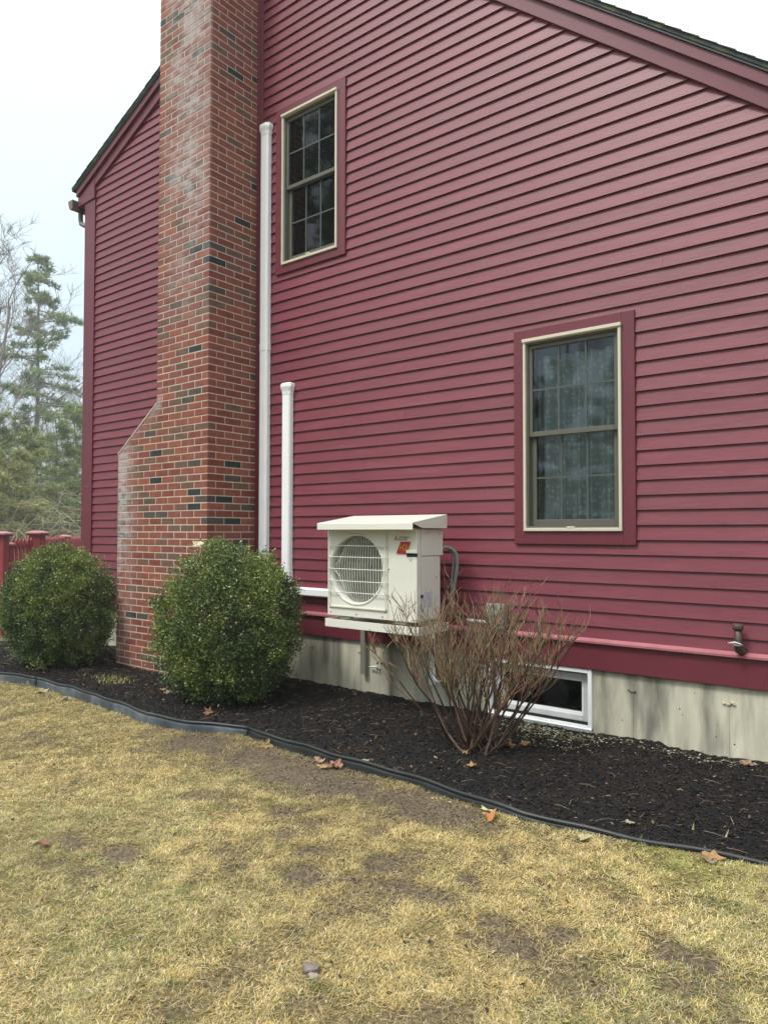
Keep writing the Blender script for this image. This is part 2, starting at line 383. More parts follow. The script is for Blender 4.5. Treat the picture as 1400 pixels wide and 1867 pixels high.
tag(link('lawn_ground', npmesh('lawn_ground', V, F, M['soil'], ground_col(X, Y).reshape(-1, 3), True)), 'patchy dormant lawn with bare brown soil patches', kind='structure')

bx = np.arange(-9.5, 3.2, .022); 
bt = np.linspace(0, 1, 72)
BX, T = np.meshgrid(bx, bt, indexing='ij'); BY = edge_y(BX)+.006+T*(.02-edge_y(BX)); BZ = bed_z(BX, BY)
BV = np.stack([BX, BY, BZ], -1).reshape(-1, 3); I = np.arange(len(BV)).reshape(BX.shape)
F = np.stack([I[:-1, :-1], I[1:, :-1], I[1:, 1:], I[:-1, 1:]], -1).reshape(-1, 4)
n = fbm(BX, BY, 3, 80, 4)[..., None]; n2 = fbm(BX, BY, 24, 84, 3)[..., None]
bc = np.array([.006, .0068, .0082])*(1-n)+np.array([.020, .0155, .0135])*n
bc = bc*(.55+.9*n2)
tag(link('mulch_bed', npmesh('mulch_bed', BV, F, M['mulch'], bc.reshape(-1, 3), True)), 'dark damp mulch bed along the foundation', kind='structure')

# ------------------------------------------------------------------ house
house = empty('house', 'red clapboard house with brick chimney seen at its gable end', 'house', loc=(-4.5, 0, 0))
HL = Vector((-4.5, 0, 0))
def part(mb, name, mats, parent=house, **k):
    o = mb.build(name, mats, parent, **k)
    if parent is house: o.matrix_parent_inverse = Matrix.Translation(-HL)
    return o
def hl(o):      # keep world placement under the house empty
    o.matrix_parent_inverse = Matrix.Translation(-HL); return o
CR = .1016; Z0 = .672
XL, XRT = -8.78, 3.6
def fz(x):      # underside of the rake frieze
    return min(5.949+.44*(x+8.493), 5.596-.83*(x+2.689))
RIDGE_X = (3.364-9.686)/(.44+.83)
RIDGE_X = (5.596-.83*2.689-5.949-.44*8.493)/(.44+.83)
def xleft(z): return max(XL, -8.493+(z-5.949)/.44)
def xright(z): return min(XRT, -2.689+(5.596-z)/.83)
EAVE_R = 5.596-.83*(XRT+2.689)
# sheathing with openings (x0,x1,z0,z1)
UW = (-5.106, -4.378, 4.062, 5.55); RW = (-2.488, -1.745, 1.442, 2.873); BW = (-2.825, -1.985, .022, .462)
def holes_wall(mb, x0, x1, z0, z1, holes, y0, y1):
    xsn = sorted({x0, x1, *[v for h in holes for v in h[:2]]}); zsn = sorted({z0, z1, *[v for h in holes for v in h[2:]]})
    for a, b in zip(xsn, xsn[1:]):
        for c, d in zip(zsn, zsn[1:]):
            if any(h[0]-1e-6 <= a and b <= h[1]+1e-6 and h[2]-1e-6 <= c and d <= h[3]+1e-6 for h in holes): continue
            mb.box(a, b, y0, y1, c, d)
mb = MB()
for k in range(0, 66):      # stepped sheathing courses follow the gable
    z0 = Z0-.2+k*CR*1.05; z1 = z0+CR*1.05
    a, b = xleft(z1+.0)+.01, xright(z1)-.01
    if b-a < .1: break
    cuts = [h for h in (UW, RW) if h[2] < z1 and h[3] > z0]
    segs = [(a, b)]
    for h in cuts: segs = [t for s in segs for t in ((s[0], min(s[1], h[0])), (max(s[0], h[1]), s[1])) if t[1]-t[0] > 1e-4]
    for s in segs: mb.box(s[0], s[1], .0, .11, z0, z1)
part(mb, 'wall', M['trim'])
mb = MB(); holes_wall(mb, XL, XRT, -.3, .47, [BW], .006, .22)
part(mb, 'foundation', M['concrete'])
# remaining shell: three other walls, floor, ceiling
mb = MB()
mb.box(XL, XL+.12, .11, 8, .47, 5.7); mb.box(XRT-.12, XRT, .11, 8, .47, EAVE_R+.2); mb.box(XL, XRT, 8, 8.12, -.2, 5.6)
mb.box(XL, XL+.2, .22, 8, -.3, .47); mb.box(XRT-.2, XRT, .22, 8, -.3, .47)
part(mb, 'side_wall', M['trim'])
mb = MB(); mb.box(XL+.13, XRT-.13, .12, 7.9, .60, .66); mb.box(XL+.13, XRT-.13, .12, 7.9, 3.25, 3.35); mb.box(XL+.13, XRT-.13, .23, 7.9, -1.3, -1.2)
mb.box(-6.2, -6.1, .12, 4, 3.35, 5.6); mb.box(-6.2, -3.0, 3.2, 3.3, 3.35, 5.6); mb.box(-4, -.4, 3.2, 3.3, .66, 3.25)
mb.box(-6.2, -3.0, .12, 3.2, 5.62, 5.68)
part(mb, 'interior_partition', M['inside'])

# clapboards, one object per board
def clap(x0, x1, k):
    if x1-x0 < .02: return
    z = Z0+k*CR; mb = MB()
    dz = random.uniform(-.0012, .0012); by = -.0235-random.uniform(0, .0018)
    mb.prism([(by, z+dz), (-.003, z+dz+.006), (-.002, z+CR+.012), (-.006, z+CR+.012)], x0, x1, axis='x')
    hl(mb.build('clapboard', M['siding'], house))
cnt = 0
UT = (-5.205, -4.287, 3.985, 5.635); RT_ = (-2.572, -1.655, 1.347, 2.962)
def zcut(row_lo, row_hi, t): return t[2] < row_hi-.004 and t[3] > row_lo+.004
for k in range(0, 69):
    lo, hi = Z0+k*CR, Z0+(k+1)*CR
    a, b = xleft(hi-.105+.0)+.0, xright(hi-.105)
    a = max(a, XL+.205-.008)
    segs = []
    if a < -6.9: segs.append((a, -7.0 if hi < 2.27 else (-6.33 if hi > 2.9 else -6.8)))
    if lo > 2.27 and lo < 2.8: segs[-1] = (a, -6.35)
    if hi <= 2.3: segs[-1] = (a, -7.0)
    s0 = max(-5.405, a)
    segs.append((s0, b))
    for t in (UT, RT_):
        if zcut(lo, hi, t):
            ns_ = []
            for s in segs:
                if s[1] <= t[0] or s[0] >= t[1]: ns_.append(s)
                else:
                    # boards partly covered by the trim simply run under it
                    if t[2] > lo+.02 or t[3] < hi-.02: ns_.append(s)
                    else: ns_ += [(s[0], t[0]+.01), (t[1]-.01, s[1])]
            segs = ns_
    for s in segs:
        if s[1]-s[0] < .03: continue
        if s[1]-s[0] > 2.6 and random.random() < .4:
            j = random.uniform(s[0]+.9, s[1]-.9); clap(s[0], j-.0006, k); clap(j+.0006, s[1], k)
        else: clap(s[0], s[1], k)

# trim boards
def trimbox(name, x0, x1, y0, y1, z0, z1, m='trim', bevel=.002, label=None):
    o = part(MB().box(x0, x1, y0, y1, z0, z1), name, M[m], bevel=bevel)
    if label: o['label'] = label
    return o
trimbox('corner_board', XL-.02, XL+.2, -.034, 0, Z0+.012, 5.742)
trimbox('corner_board', XL-.045, XL-.0201, -.034, .16, Z0+.012, 5.742)
trimbox('corner_board', -5.487, -5.405, -.036, 0, Z0+.012, 7.25)
trimbox('water_table', XL-.02, -7.0, -.024, -.0, .462, Z0-.006); trimbox('water_table', -5.48, XRT, -.024, 0., .468, Z0-.006)
def drip(x0, x1):
    mb = MB(); mb.prism([(-.052, Z0-.016), (-.0, Z0-.006), (-.0, Z0+.0165), (-.022, Z0+.0165), (-.052, Z0-.002)], x0, x1, axis='x')
    part(mb, 'drip_cap', M['cap'])
drip(XL-.03, -7.0); drip(-5.48, XRT)
# rakes: frieze board, rake board, shingled edge
def rake(x0, x1, lo, hi, y0, y1, name, m):
    z = lambda x: (5.949+.44*(x+8.493)) if x1 <= RIDGE_X+.01 else (5.596-.83*(x+2.689))
    mb = MB(); mb.prism([(x0, z(x0)+lo), (x1, z(x1)+lo), (x1, z(x1)+hi), (x0, z(x0)+hi)], y0, y1)
    return part(mb, name, M[m], bevel=.002)
XE_L, XE_R = -8.98, XRT+.25
for (a, b) in ((XE_L, RIDGE_X), (RIDGE_X, XE_R)):
    rake(a if a != XE_L else -8.62, b, -.002, .135, -.045, 0, 'frieze_board', 'trim')
    rake(a, b, .128, .215, -.075, .0, 'rake_board', 'trim')
    rake(a, b, .2155, .232, -.09, .0, 'drip_edge', 'metal')
# boxed return at the left eave
mb = MB(); zz = lambda x: 5.949+.44*(x+8.493)
mb.prism([(-8.97, 5.735), (-8.575, 5.75), (-8.575, zz(-8.575)+.10), (-8.97, zz(-8.97)+.127)], -.05, .0)
part(mb, 'eave_return', M['trim'], bevel=.002)
mb = MB(); mb.box(-8.97, XL-.05, .001, 8.1, 5.735, 5.76); mb.box(-8.99, -8.972, -.04, 8.1, 5.735, 5.86); part(mb, 'soffit', M['trim'])
# roof planes of overlapping shingle courses
roofm = MB(); nrm = lambda s: Vector((-s, 0, 1)).normalized()
def zroof(x): return (5.949+.44*(x+8.493)+.233) if x <= RIDGE_X else (5.596-.83*(x+2.689)+.233)
mb = MB()
mb.prism([(XE_L-.06, zroof(XE_L-.06)), (RIDGE_X, zroof(RIDGE_X)), (XE_R, zroof(XE_R)), (XE_R, zroof(XE_R)+.03), (RIDGE_X, zroof(RIDGE_X)+.03), (XE_L-.06, zroof(XE_L-.06)+.03)], -.10, 8.3)
roof = part(mb, 'roof', M['shingle'])
def tilt_shingles():
    def course(x0, x1, s, yy0, yy1, mb):
        L_ = math.hypot(1, s)
        mb.prism([(x0, zroof(x0)+.031), (x1, zroof(x1)+.031), (x1, zroof(x1)+.036), (x0, zroof(x0)+.046)] if s > 0 else
                 [(x0, zroof(x0)+.031), (x1, zroof(x1)+.031), (x1, zroof(x1)+.041), (x0, zroof(x0)+.0335)], yy0, yy1)
    n = 0
    xx = XE_L-.06
    while xx < RIDGE_X:
        mb = MB(); y = -.108-random.uniform(0, .006)
        while y < 8.3: y1 = y+random.uniform(.28, .36); course(xx, min(xx+.128, RIDGE_X), .44, y, y1-.006, mb); y = y1
        o = hl(mb.build('shingle_course', M['shingle'], house)); xx += .128
    xx = RIDGE_X
    while xx < XE_R:
        mb = MB(); y = -.108-random.uniform(0, .006)
        while y < 8.3: y1 = y+random.uniform(.28, .36); course(xx, min(xx+.108, XE_R), -.83, y, y1-.006, mb); y = y1
        o = hl(mb.build('shingle_course', M['shingle'], house)); xx += .108
tilt_shingles()
# gutter and downspout
mb = MB()
prof = [(-8.992, 5.70), (-9.06, 5.70), (-9.085, 5.74), (-9.105, 5.80), (-9.105, 5.82), (-9.095, 5.82), (-9.08, 5.755), (-9.055, 5.712), (-8.997, 5.712), (-8.997, 5.82), (-8.992, 5.82)]
mb.prism(prof, -.115, 8.2); mb.prism([(-8.992, 5.70), (-9.06, 5.70), (-9.085, 5.74), (-9.105, 5.82), (-8.992, 5.82)], -.117, -.115)
part(mb, 'gutter', M['gutter'])
mb = MB(); mb.tube([(-9.03, .02, 5.70), (-9.03, .02, 5.60), (-9.01, .02, 5.545), (-8.93, .02, 5.50), (-8.86, .02, 5.47), (-8.845, .05, 5.40), (-8.845, .06, 2.6), (-8.845, .06, .3)], .034, 6)
part(mb, 'downspout', M['gutter'])

# foundation form seams and snapped tie remnants
for x in [v for v in np.arange(-8.3, 3.5, .604)]:
    x = -1.702+round((x+1.702)/.604)*.604
    if BW[0]-.05 < x < BW[1]+.05 or -7.05 < x < -5.45: continue
    mb = MB(); zt = .46; pts = []
    mb.prism([(x-.0035, -.02), (x+.0035, -.02), (x+.0022+random.uniform(-.002, .002), .2), (x+.003, zt), (x-.003, zt), (x-.0022, .2)], .0015, .006)
    part(mb, 'form_seam', M['concrete'])
    mb = MB()
    for q in range(7):
        a = random.gauss(0, .018); c = .355+random.gauss(0, .007)
        w_ = random.uniform(.003, .011); mb.box(x+a-w_, x+a+w_, -.003-random.random()*.005, .006, c-w_*.4, c+w_*.4)
    part(mb, 'form_tie', M['concrete'])
mb = MB()
for q in range(34):
    x = random.uniform(-1.95, .5); z = random.uniform(.06, .42); r = random.uniform(.0015, .0055)
    mb.lathe((x, .0056, z), (0, -1, 0), [(r, 0), (r*.6, .0012)], 7)
o = part(mb, 'surface_pit', M['dark']); o['kind'] = 'stuff'

# ------------------------------------------------------------------ windows
def frame_mb(x0, x1, z0, z1, w, y0, y1, wt_=None, wb=None):
    wt_ = w if wt_ is None else wt_; wb = w if wb is None else wb
    mb = MB(); mb.box(x0, x0+w, y0, y1, z0, z1); mb.box(x1-w, x1, y0, y1, z0, z1)
    mb.box(x0+w, x1-w, y0, y1, z1-wt_, z1); mb.box(x0+w, x1-w, y0, y1, z0, z0+wb); return mb
def window(T, W, zmeet, curtain, lab):
    casing = part(frame_mb(T[0], T[1], T[2], T[3], W[0]-T[0]+.004, -.038, -.0, T[3]-W[3]+.004, W[2]-T[2]+.004), 'window', M['trim'], bevel=.002)
    casing['label'] = lab
    def sub(mb, name, m, **k): return mb.build(name, m, casing, **k)
    x0, x1, z0, z1 = W
    sub(frame_mb(x0, x1, z0, z1, .020, -.056, .03, .018, .024), 'frame', M['cream'], bevel=.003)
    sub(MB().box(x0-.004, x1+.004, -.066, -.0385, z1-.012, z1+.012), 'head_cap', M['cream'], bevel=.002)
    a0, a1 = x0+.020, x1-.020
    sub(frame_mb(a0, a1, z0+.024, z1-.018, .013, -.034, .02), 'screen_track', M['taupe'])
    a0 += .013; a1 -= .013; b0 = z0+.037; b1 = z1-.031
    sub(frame_mb(a0, a1, zmeet-.02, b1, .026, -.018, .012, .03, .036), 'sash', M['taupe'], bevel=.002)
    sub(frame_mb(a0+.002, a1-.002, b0, zmeet+.012, .04, .014, .04, .03, .05), 'sash', M['taupe'], bevel=.002)
    sub(MB().box((x0+x1)/2-.028, (x0+x1)/2+.028, -.058, -.036, z0+.024, z0+.036), 'latch', M['cream'])
    for (lo, hi, y, w) in ((zmeet+.016, b1-.03, -.001, .026), (b0+.05, zmeet-.018, .029, .042)):
        sub(MB().box(a0+w, a1-w, y-.002, y+.002, lo, hi), 'pane', M['glass'])
        c0, c1 = a0+w, a1-w
        for i in (1, 2):
            xx = c0+(c1-c0)*i/3; sub(MB().box(xx-.0065, xx+.0065, y-.0085, y-.0025, lo, hi), 'muntin', M['taupe2'])
        zz_ = (lo+hi)/2; sub(MB().box(c0, c1, y-.0087, y-.0024, zz_-.0065, zz_+.0065), 'muntin', M['taupe2'])
    if curtain:
        nx, nz = 150, 16; xs_ = np.linspace(x0+.02, x1-.02, nx); zs_ = np.linspace(z0+.03, z1-.10, nz)
        XX, ZZ = np.meshgrid(xs_, zs_, indexing='ij')
        YY = .13+.032*np.sin(XX*48+1.5*np.sin(XX*9))+.012*np.sin(XX*23+ZZ*.8)+.004*np.sin(ZZ*9+XX*30)
        VV = np.stack([XX, YY, ZZ], -1).reshape(-1, 3); II = np.arange(len(VV)).reshape(XX.shape)
        FF = np.stack([II[:-1, :-1], II[1:, :-1], II[1:, 1:], II[:-1, 1:]], -1).reshape(-1, 4)
        o = link('curtain', npmesh('curtain', VV, FF, M['lace'], None, True), casing)
    else:
        # dim half-drawn sheer at the left of the upper room
        nx, nz = 60, 10; xs_ = np.linspace(x0+.08, x0+.36, nx); zs_ = np.linspace(z0+.75, z1-.12, nz)
        XX, ZZ = np.meshgrid(xs_, zs_, indexing='ij'); tt = (z1-.12-ZZ)/.7
        XX = XX*(1-.0)+(XX-(x0+.08))*(-.35*tt)
        YY = .16+.016*np.sin((XX)*75)
        VV = np.stack([XX, YY, ZZ], -1).reshape(-1, 3); II = np.arange(len(VV)).reshape(XX.shape)
        FF = np.stack([II[:-1, :-1], II[1:, :-1], II[1:, 1:], II[:-1, 1:]], -1).reshape(-1, 4)
    return casing
M['taupe2'] = mat('olive_muntin', (.075, .09, .082), .5, .4)
window(UT, UW, 4.832, False, 'upper window with dark panes and no curtain')
window(RT_, RW, 2.17, True, 'lower window with lace curtain behind the panes')
# basement window
x0, x1, z0, z1 = BW
bw = part(frame_mb(x0, x1, z0, z1, .03, -.012, .06, .03, .035), 'window', M['white'], bevel=.003); bw['label'] = 'low basement window with white frame'
frame_mb(x0+.03, x1-.03, z0+.035, z1-.03, .012, .03, .075).build('frame_liner', M['dark'], bw)
frame_mb(x0+.042, x1-.042, z0+.05, z1-.045, .045, .045, .10).build('sash', M['vinylw'], bw, bevel=.006)
frame_mb(x0+.082, x1-.082, z0+.09, z1-.085, .022, .06, .10).build('sash', M['white'], bw, bevel=.004)
MB().box(x0+.1, x1-.1, .078, .082, z0+.10, z1-.10).build('pane', M['glass2'], bw)
MB().prism([(-.02, z0-.006), (.03, z0-.004), (.03, z0+.0345), (-.03, z0+.02)], x0-.0, x1+.0, axis='x').build('sill', M['white'], bw)
mb = MB(); mb.box(x0-.6, x1+.6, 1.2, 1.25, -1.1, .55); part(mb, 'basement_wall', M['inside'])

# ------------------------------------------------------------------ chimney
BP = .0697; BL = .2093; J = .0105
CF = -.625; CRX = -5.49; CLX = -6.317; WLX = -7.01; SH0, SH1 = 2.271, 2.745
rows0 = -.03
core = MB()
r_ = .0028
core.prism([(WLX+r_, -.25), (CRX-r_, -.25), (CRX-r_, 8.4), (CLX+r_, 8.4), (CLX+r_, SH1-r_), (WLX+r_, SH0-r_)], CF+r_, -.002)
chim = part(core, 'chimney', M['mortar'])
# thin mortar wash on the sloping shoulder
MB().prism([(WLX-.004, SH0-.012), (CLX+.004, SH1-.006), (CLX+.004, SH1+.012), (WLX-.004, SH0+.006)], CF-.004, -.002).build('shoulder_wash', M['mortar'], chim)
def chamf(x0, x1, y0, y1, z0, z1, c=.0028):
    """box with its outer vertical and horizontal edges eased"""
    mb = MB(); b = 0
    for (zz_, k) in ((z0, c), (z0+c, 0), (z1-c, 0), (z1, c)):
        q = [(x0+k+c*(k == 0), y0+k), (x1-k-c*(k == 0), y0+k), (x1-k, y0+k+c*(k == 0)), (x1-k, y1), (x0+k, y1), (x0+k, y0+k+c*(k == 0))]
        mb.v += [(a, d, zz_) for a, d in q]
    n = 6
    for i in range(3):
        for k in range(n): a = i*n+k; d = i*n+(k+1) % n; mb.f.append((a, d, d+n, a+n)); mb.mi.append(0)
    mb.f.append(tuple(reversed(range(n)))); mb.mi.append(0); mb.f.append(tuple(3*n+k for k in range(n))); mb.mi.append(0)
    return mb
bricks = []   # (x0,x1,y0,y1,z0,z1,colour,clip)
W9 = [.34, .19, .15, .13, .05, .035, .105]
def rc():
    u = random.random(); s = 0
    for i, w in enumerate(W9):
        s += w
        if u < s: return i
    return 0
nrow = int((8.4-rows0)/BP)
for r in range(nrow):
    z0 = rows0+r*BP+J/2; z1 = z0+BP-J
    wide = z0 < SH1-.01
    xl = WLX if wide else CLX
    odd = r % 2
    # right front corner brick wraps: stretcher to front or to side
    fl, sl = (BL-J, .5*BL-J) if odd else (.5*BL-J, BL-J)
    hgt = min(.995, 1)
    bricks.append((CRX-fl, CRX, CF, CF+sl, z0, z1, rc(), 'f'))
    # front face
    x = CRX-fl-J
    while x > xl+.012:
        xa = max(xl, x-(BL-J))
        if x-xa > .012: bricks.append((xa, x, CF, CF+.0985, z0, z1, rc(), 'f'))
        x = xa-J
    # right side face
    y = CF+sl+J
    while y < -.015:
        yb = min(y+BL-J, -.004)
        if yb-y > .02: bricks.append((CRX-.0985, CRX, y, yb, z0, z1, rc(), 's'))
        y = yb+J
    # left face
    y = CF+.0985+J+(.1 if odd else 0)
    if odd: bricks.append((xl, xl+.0985, CF+.0985+J, CF+.0985+.1-.002, z0, z1, rc(), 'l'))
    while y < -.015:
        yb = min(y+BL-J, -.004)
        if yb-y > .02: bricks.append((xl, xl+.0985, y, yb, z0, z1, rc(), 'l'))
        y = yb+J
# the 300 largest in view stay single
slope = (SH1-SH0)/(CLX-WLX)
def clipz(x): return SH0+(x-WLX)*slope-.012
def score(b):
    if b[7] == 'l': return 0
    c = Vector(((b[0]+b[1])/2, (b[2]+b[3])/2, (b[4]+b[5])/2))-CAM; d = c.dot(fw)
    px = 700+1305.6*c.dot(rt2)/d; py = 933.5-1305.6*c.dot(up2)/d
    if py < -5: return 0
    if b[7] == 'f': A = (b[1]-b[0])*abs(c.y)/c.length*(.7 if False else 1)
    else: A = (b[3]-b[2])*abs(c.x)/c.length
    A = A/d**2
    if py > 1010 and px > 300: A *= .1     # hidden by the bush
    return A
def brick_mesh(b, o=None):
    x0, x1, y0, y1, z0, z1, ci, side = b
    top = lambda x: clipz(x) if x < CLX else 99
    if min(top(x0), top(x1)) < z1:      # cut to the slope of the shoulder
        if top(x1) < z0+.004: return None
        pts = [(x0, z0), (x1, z0), (x1, min(z1, top(x1)))]
        if top(x1) > z1: pts.append((max(x0, min(x1, WLX+(z1+.012-SH0)/slope)), z1))
        if top(x0) > z0: pts.append((x0, min(z1, top(x0))))
        else: pts[0] = (min(x1-.001, WLX+(z0+.012-SH0)/slope), z0)
        return MB().prism(pts, y0, y1)
    j = lambda: random.uniform(-.0012, .0012)
    return chamf(x0, x1, y0+j() if side == 'f' else y0, y1, z0, z1)
bricks.sort(key=score, reverse=True)
for i, b in enumerate(bricks[:298]):
    mb = brick_mesh(b)
    if mb: mb.build('brick', BR[b[6]], chim, fixn=True)
big = MB()
for b in bricks[298:]:
    mb = brick_mesh(b)
    if not mb: continue
    k = len(big.v); big.v += mb.v; big.f += [tuple(q+k for q in f) for f in mb.f]; big.mi += [b[6]]*len(mb.f)
o = big.build('brick_courses', BR, chim); o['kind'] = 'stuff'; o['label'] = 'remaining upper courses of the chimney bricks'

# ------------------------------------------------------------------ line-set ducts
def duct_v(name, x0, x1, z0, z1, label, joint=None, group='white line ducts on the siding'):
    e_ = empty(name, label, 'duct', group, ((x0+x1)/2, -.02, z0)); off = Matrix.Translation((-(x0+x1)/2, .02, -z0))
    def P(mb, nm, m, **k): o = mb.build(nm, m, e_, **k); o.matrix_parent_inverse = off; return o
    def prof(w): return [(x0-w, -.0205), (x0-w, -.062-w), (x0+.012, -.078-w), (x1-.012, -.078-w), (x1+w, -.062-w), (x1+w, -.0205)]
    P(MB().prism(prof(0), z0, z1-.10, axis='z'), 'cover', M['white'], bevel=.003)
    P(MB().box(x0-.006, x0-.0005, -.028, -.0205, z0, z1-.10), 'base_flange', M['white'])
    # end cap that flares, with a collar
    P(MB().prism(prof(.003), z1-.115, z1-.095, axis='z'), 'collar', M['white'], bevel=.002)
    cap = MB(); w = .014
    zs_ = [z1-.12, z1-.085, z1-.045, z1-.012, z1]; ws = [.002, .008, w+.008, w+.006, -.010]; dp = [.08, .085, .098, .098, .07]
    for zz_, ww, d in zip(zs_, ws, dp):
        cap.v += [(x0-ww, -.0205, zz_), (x0-ww, -d*.75, zz_), (x0+.016, -d, zz_), (x1-.016, -d, zz_), (x1+ww, -d*.75, zz_), (x1+ww, -.0205, zz_)]
    for i in range(4):
        for k in range(6): a = i*6+k; b = i*6+(k+1) % 6; cap.f.append((a, b, b+6, a+6)); cap.mi.append(0)
    cap.f.append(tuple(24+k for k in range(6))); cap.mi.append(0)
    P(cap, 'end_cap', M['white'], bevel=.004)
    if joint: P(MB().prism(prof(.0035), joint-.035, joint+.035, axis='z'), 'coupler', M['white'], bevel=.002)
    return e_
duct_v('line_duct', -5.392, -5.283, .80, 5.555, 'tall white line duct beside the brick chimney, reaching the upper window', 3.28)
duct_v('line_duct', -5.065, -4.958, .95, 2.885, 'short white line duct standing right of the tall one', 1.02)
e_ = empty('line_duct', 'horizontal white line duct running behind the heat pump', 'duct', 'white line ducts on the siding', (-4.6, -.02, .87))
o = MB().prism([(-.0165, .83), (-.062, .83), (-.078, .842), (-.078, .898), (-.062, .91), (-.0165, .91)], -5.065, -3.75, axis='x').build('cover', M['white'], e_, bevel=.003)
o.matrix_parent_inverse = Matrix.Translation((4.6, .02, -.87))

# ------------------------------------------------------------------ heat pump
hp = empty('heat_pump', 'ivory outdoor heat pump with sloped rain hood and round fan', 'heat pump', None, (-3.52, -.44, .74))
HPO = Matrix.Translation((3.52, .44, -.74))
def H(mb, nm, m, parent=hp, **k):
    o = mb.build(nm, m, parent, **k)
    if parent is hp: o.matrix_parent_inverse = HPO
    return o
ux0, ux1, uy0, uy1, uz0, uz1 = -3.965, -3.085, -.60, -.28, .765, 1.462
fcx, fcz, fr_ = -3.662, 1.14, .268
# body: shell with a round opening in the front sheet
mb = MB(); N = 64
ring = [(fcx+fr_*math.cos(2*math.pi*i/N), fcz+fr_*math.sin(2*math.pi*i/N)) for i in range(N)]
px0, px1, pz0, pz1 = ux0+.006, -3.36, uz0+.03, uz1-.01
def toedge(a):
    c, s = math.cos(a), math.sin(a); t = min(((px1-fcx)/c if c > 0 else (px0-fcx)/c) if abs(c) > 1e-6 else 9, ((pz1-fcz)/s if s > 0 else (pz0-fcz)/s) if abs(s) > 1e-6 else 9)
    return (fcx+c*t, fcz+s*t)
outer = [toedge(2*math.pi*i/N) for i in range(N)]
for i in range(N):
    j = (i+1) % N; mb.quad([(outer[i][0], uy0, outer[i][1]), (outer[j][0], uy0, outer[j][1]), (ring[j][0], uy0, ring[j][1]), (ring[i][0], uy0, ring[i][1])])
for (cx_, cz_) in ((px0, pz0), (px1, pz0), (px1, pz1), (px0, pz1)):
    # fill the small corner gaps left by the radial split
    ang = math.atan2(cz_-fcz, cx_-fcx) % (2*math.pi); i = int(ang/(2*math.pi)*N); j = (i+1) % N
    mb.quad([(outer[i][0], uy0, outer[i][1]), (cx_, uy0, cz_), (outer[j][0], uy0, outer[j][1])])
mb.box(px1, ux1, uy0, uy0+.012, uz0, uz1); mb.box(ux0, px0, uy0, uy0+.012, uz0, uz1); mb.box(px0, px1, uy0, uy0+.012, uz0, pz0); mb.box(px0, px1, uy0, uy0+.012, pz1, uz1)
mb.box(ux0, ux0+.008, uy0+.012, uy1, uz0, uz1); mb.box(ux1-.008, ux1, uy0+.012, uy1, uz0, uz1)
mb.box(ux0+.008, ux1-.008, uy0+.012, uy1, uz0, uz0+.01); mb.box(ux0+.008, ux1-.008, uy0+.012, uy1, uz1-.01, uz1); mb.box(ux0+.008, ux1-.008, uy1-.008, uy1, uz0+.01, uz1-.01)
H(mb, 'casing', M['unit'], fixn=False)
H(MB().lathe((fcx, uy0, fcz), (0, 1, 0), [(fr_+.018, -.001), (fr_+.012, -.007), (fr_, -.004), (fr_-.006, .03), (fr_-.014, .09)], N, cap=False), 'bell_mouth', M['unit'], smooth=True)
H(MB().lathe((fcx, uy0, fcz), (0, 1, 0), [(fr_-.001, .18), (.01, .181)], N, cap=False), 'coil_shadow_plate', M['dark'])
mb = MB()
for i in range(20):          # vertical coil fins behind the fan, seen as pale bars
    x = fcx-fr_+.012+i*(2*fr_-.024)/19; h = math.sqrt(max(.0001, fr_**2-(x-fcx)**2))-.012
    if h > .02:
        q = 9; bow = .018*((fcx+fr_-x)/(2*fr_))**2*4
        pts = [(x-bow*math.cos(math.pi/2*(2*t/q-1))*1.0+bow, uy0+.030, fcz-h+2*h*t/q) for t in range(q+1)]
        mb.tube(pts, .0068, 6)
H(mb, 'grille', M['fin']).__setitem__('kind', 'stuff')
fan = H(MB().lathe((fcx, uy0+.06, fcz), (0, 1, 0), [(.02, -.012), (.058, -.004), (.062, .05)], 20), 'fan_hub', M['blade'], smooth=True)
for k in range(3):
    mb = MB(); a0 = 2*math.pi*k/3+.4; rows_ = []
    for i in range(6):
        rr = .055+i*.036
        rows_.append([(fcx+rr*math.cos(a0+t*1.35+i*.10), uy0+.125-.075*t, fcz+rr*math.sin(a0+t*1.35+i*.10)) for t in (0, .33, .66, 1)])
    for i in range(5):
        for t in range(3): mb.quad([rows_[i][t], rows_[i][t+1], rows_[i+1][t+1], rows_[i+1][t]])
    H(mb, 'fan_blade', M['blade'], fixn=False, smooth=True)
# wire guard
g = MB(); gx0, gx1, gz0, gz1 = ux0+.03, px1+.004, .838, 1.44
for x in (gx0, gx1): g.tube([(x, uy0-.004, gz0), (x, uy0-.018, gz0+.01), (x, uy0-.018, gz1)], .0045, 6)
for z in (.955, 1.045, 1.14, 1.235, 1.325): g.tube([(gx0-.02, uy0-.003, z), (gx0, uy0-.022, z), (gx1, uy0-.022, z), (gx1+.012, uy0-.003, z)], .004, 6)
H(g, 'fan_guard', M['unit2'])
H(MB().box(gx0, gx1, uy0-.012, uy0-.0005, gz0-.008, gz0+.004), 'guard_sill', M['unit2'], bevel=.002)
H(MB().box(px1+.012, px1+.016, uy0-.003, uy0-.0003, uz0+.01, uz1-.01), 'panel_seam', M['unit2'])
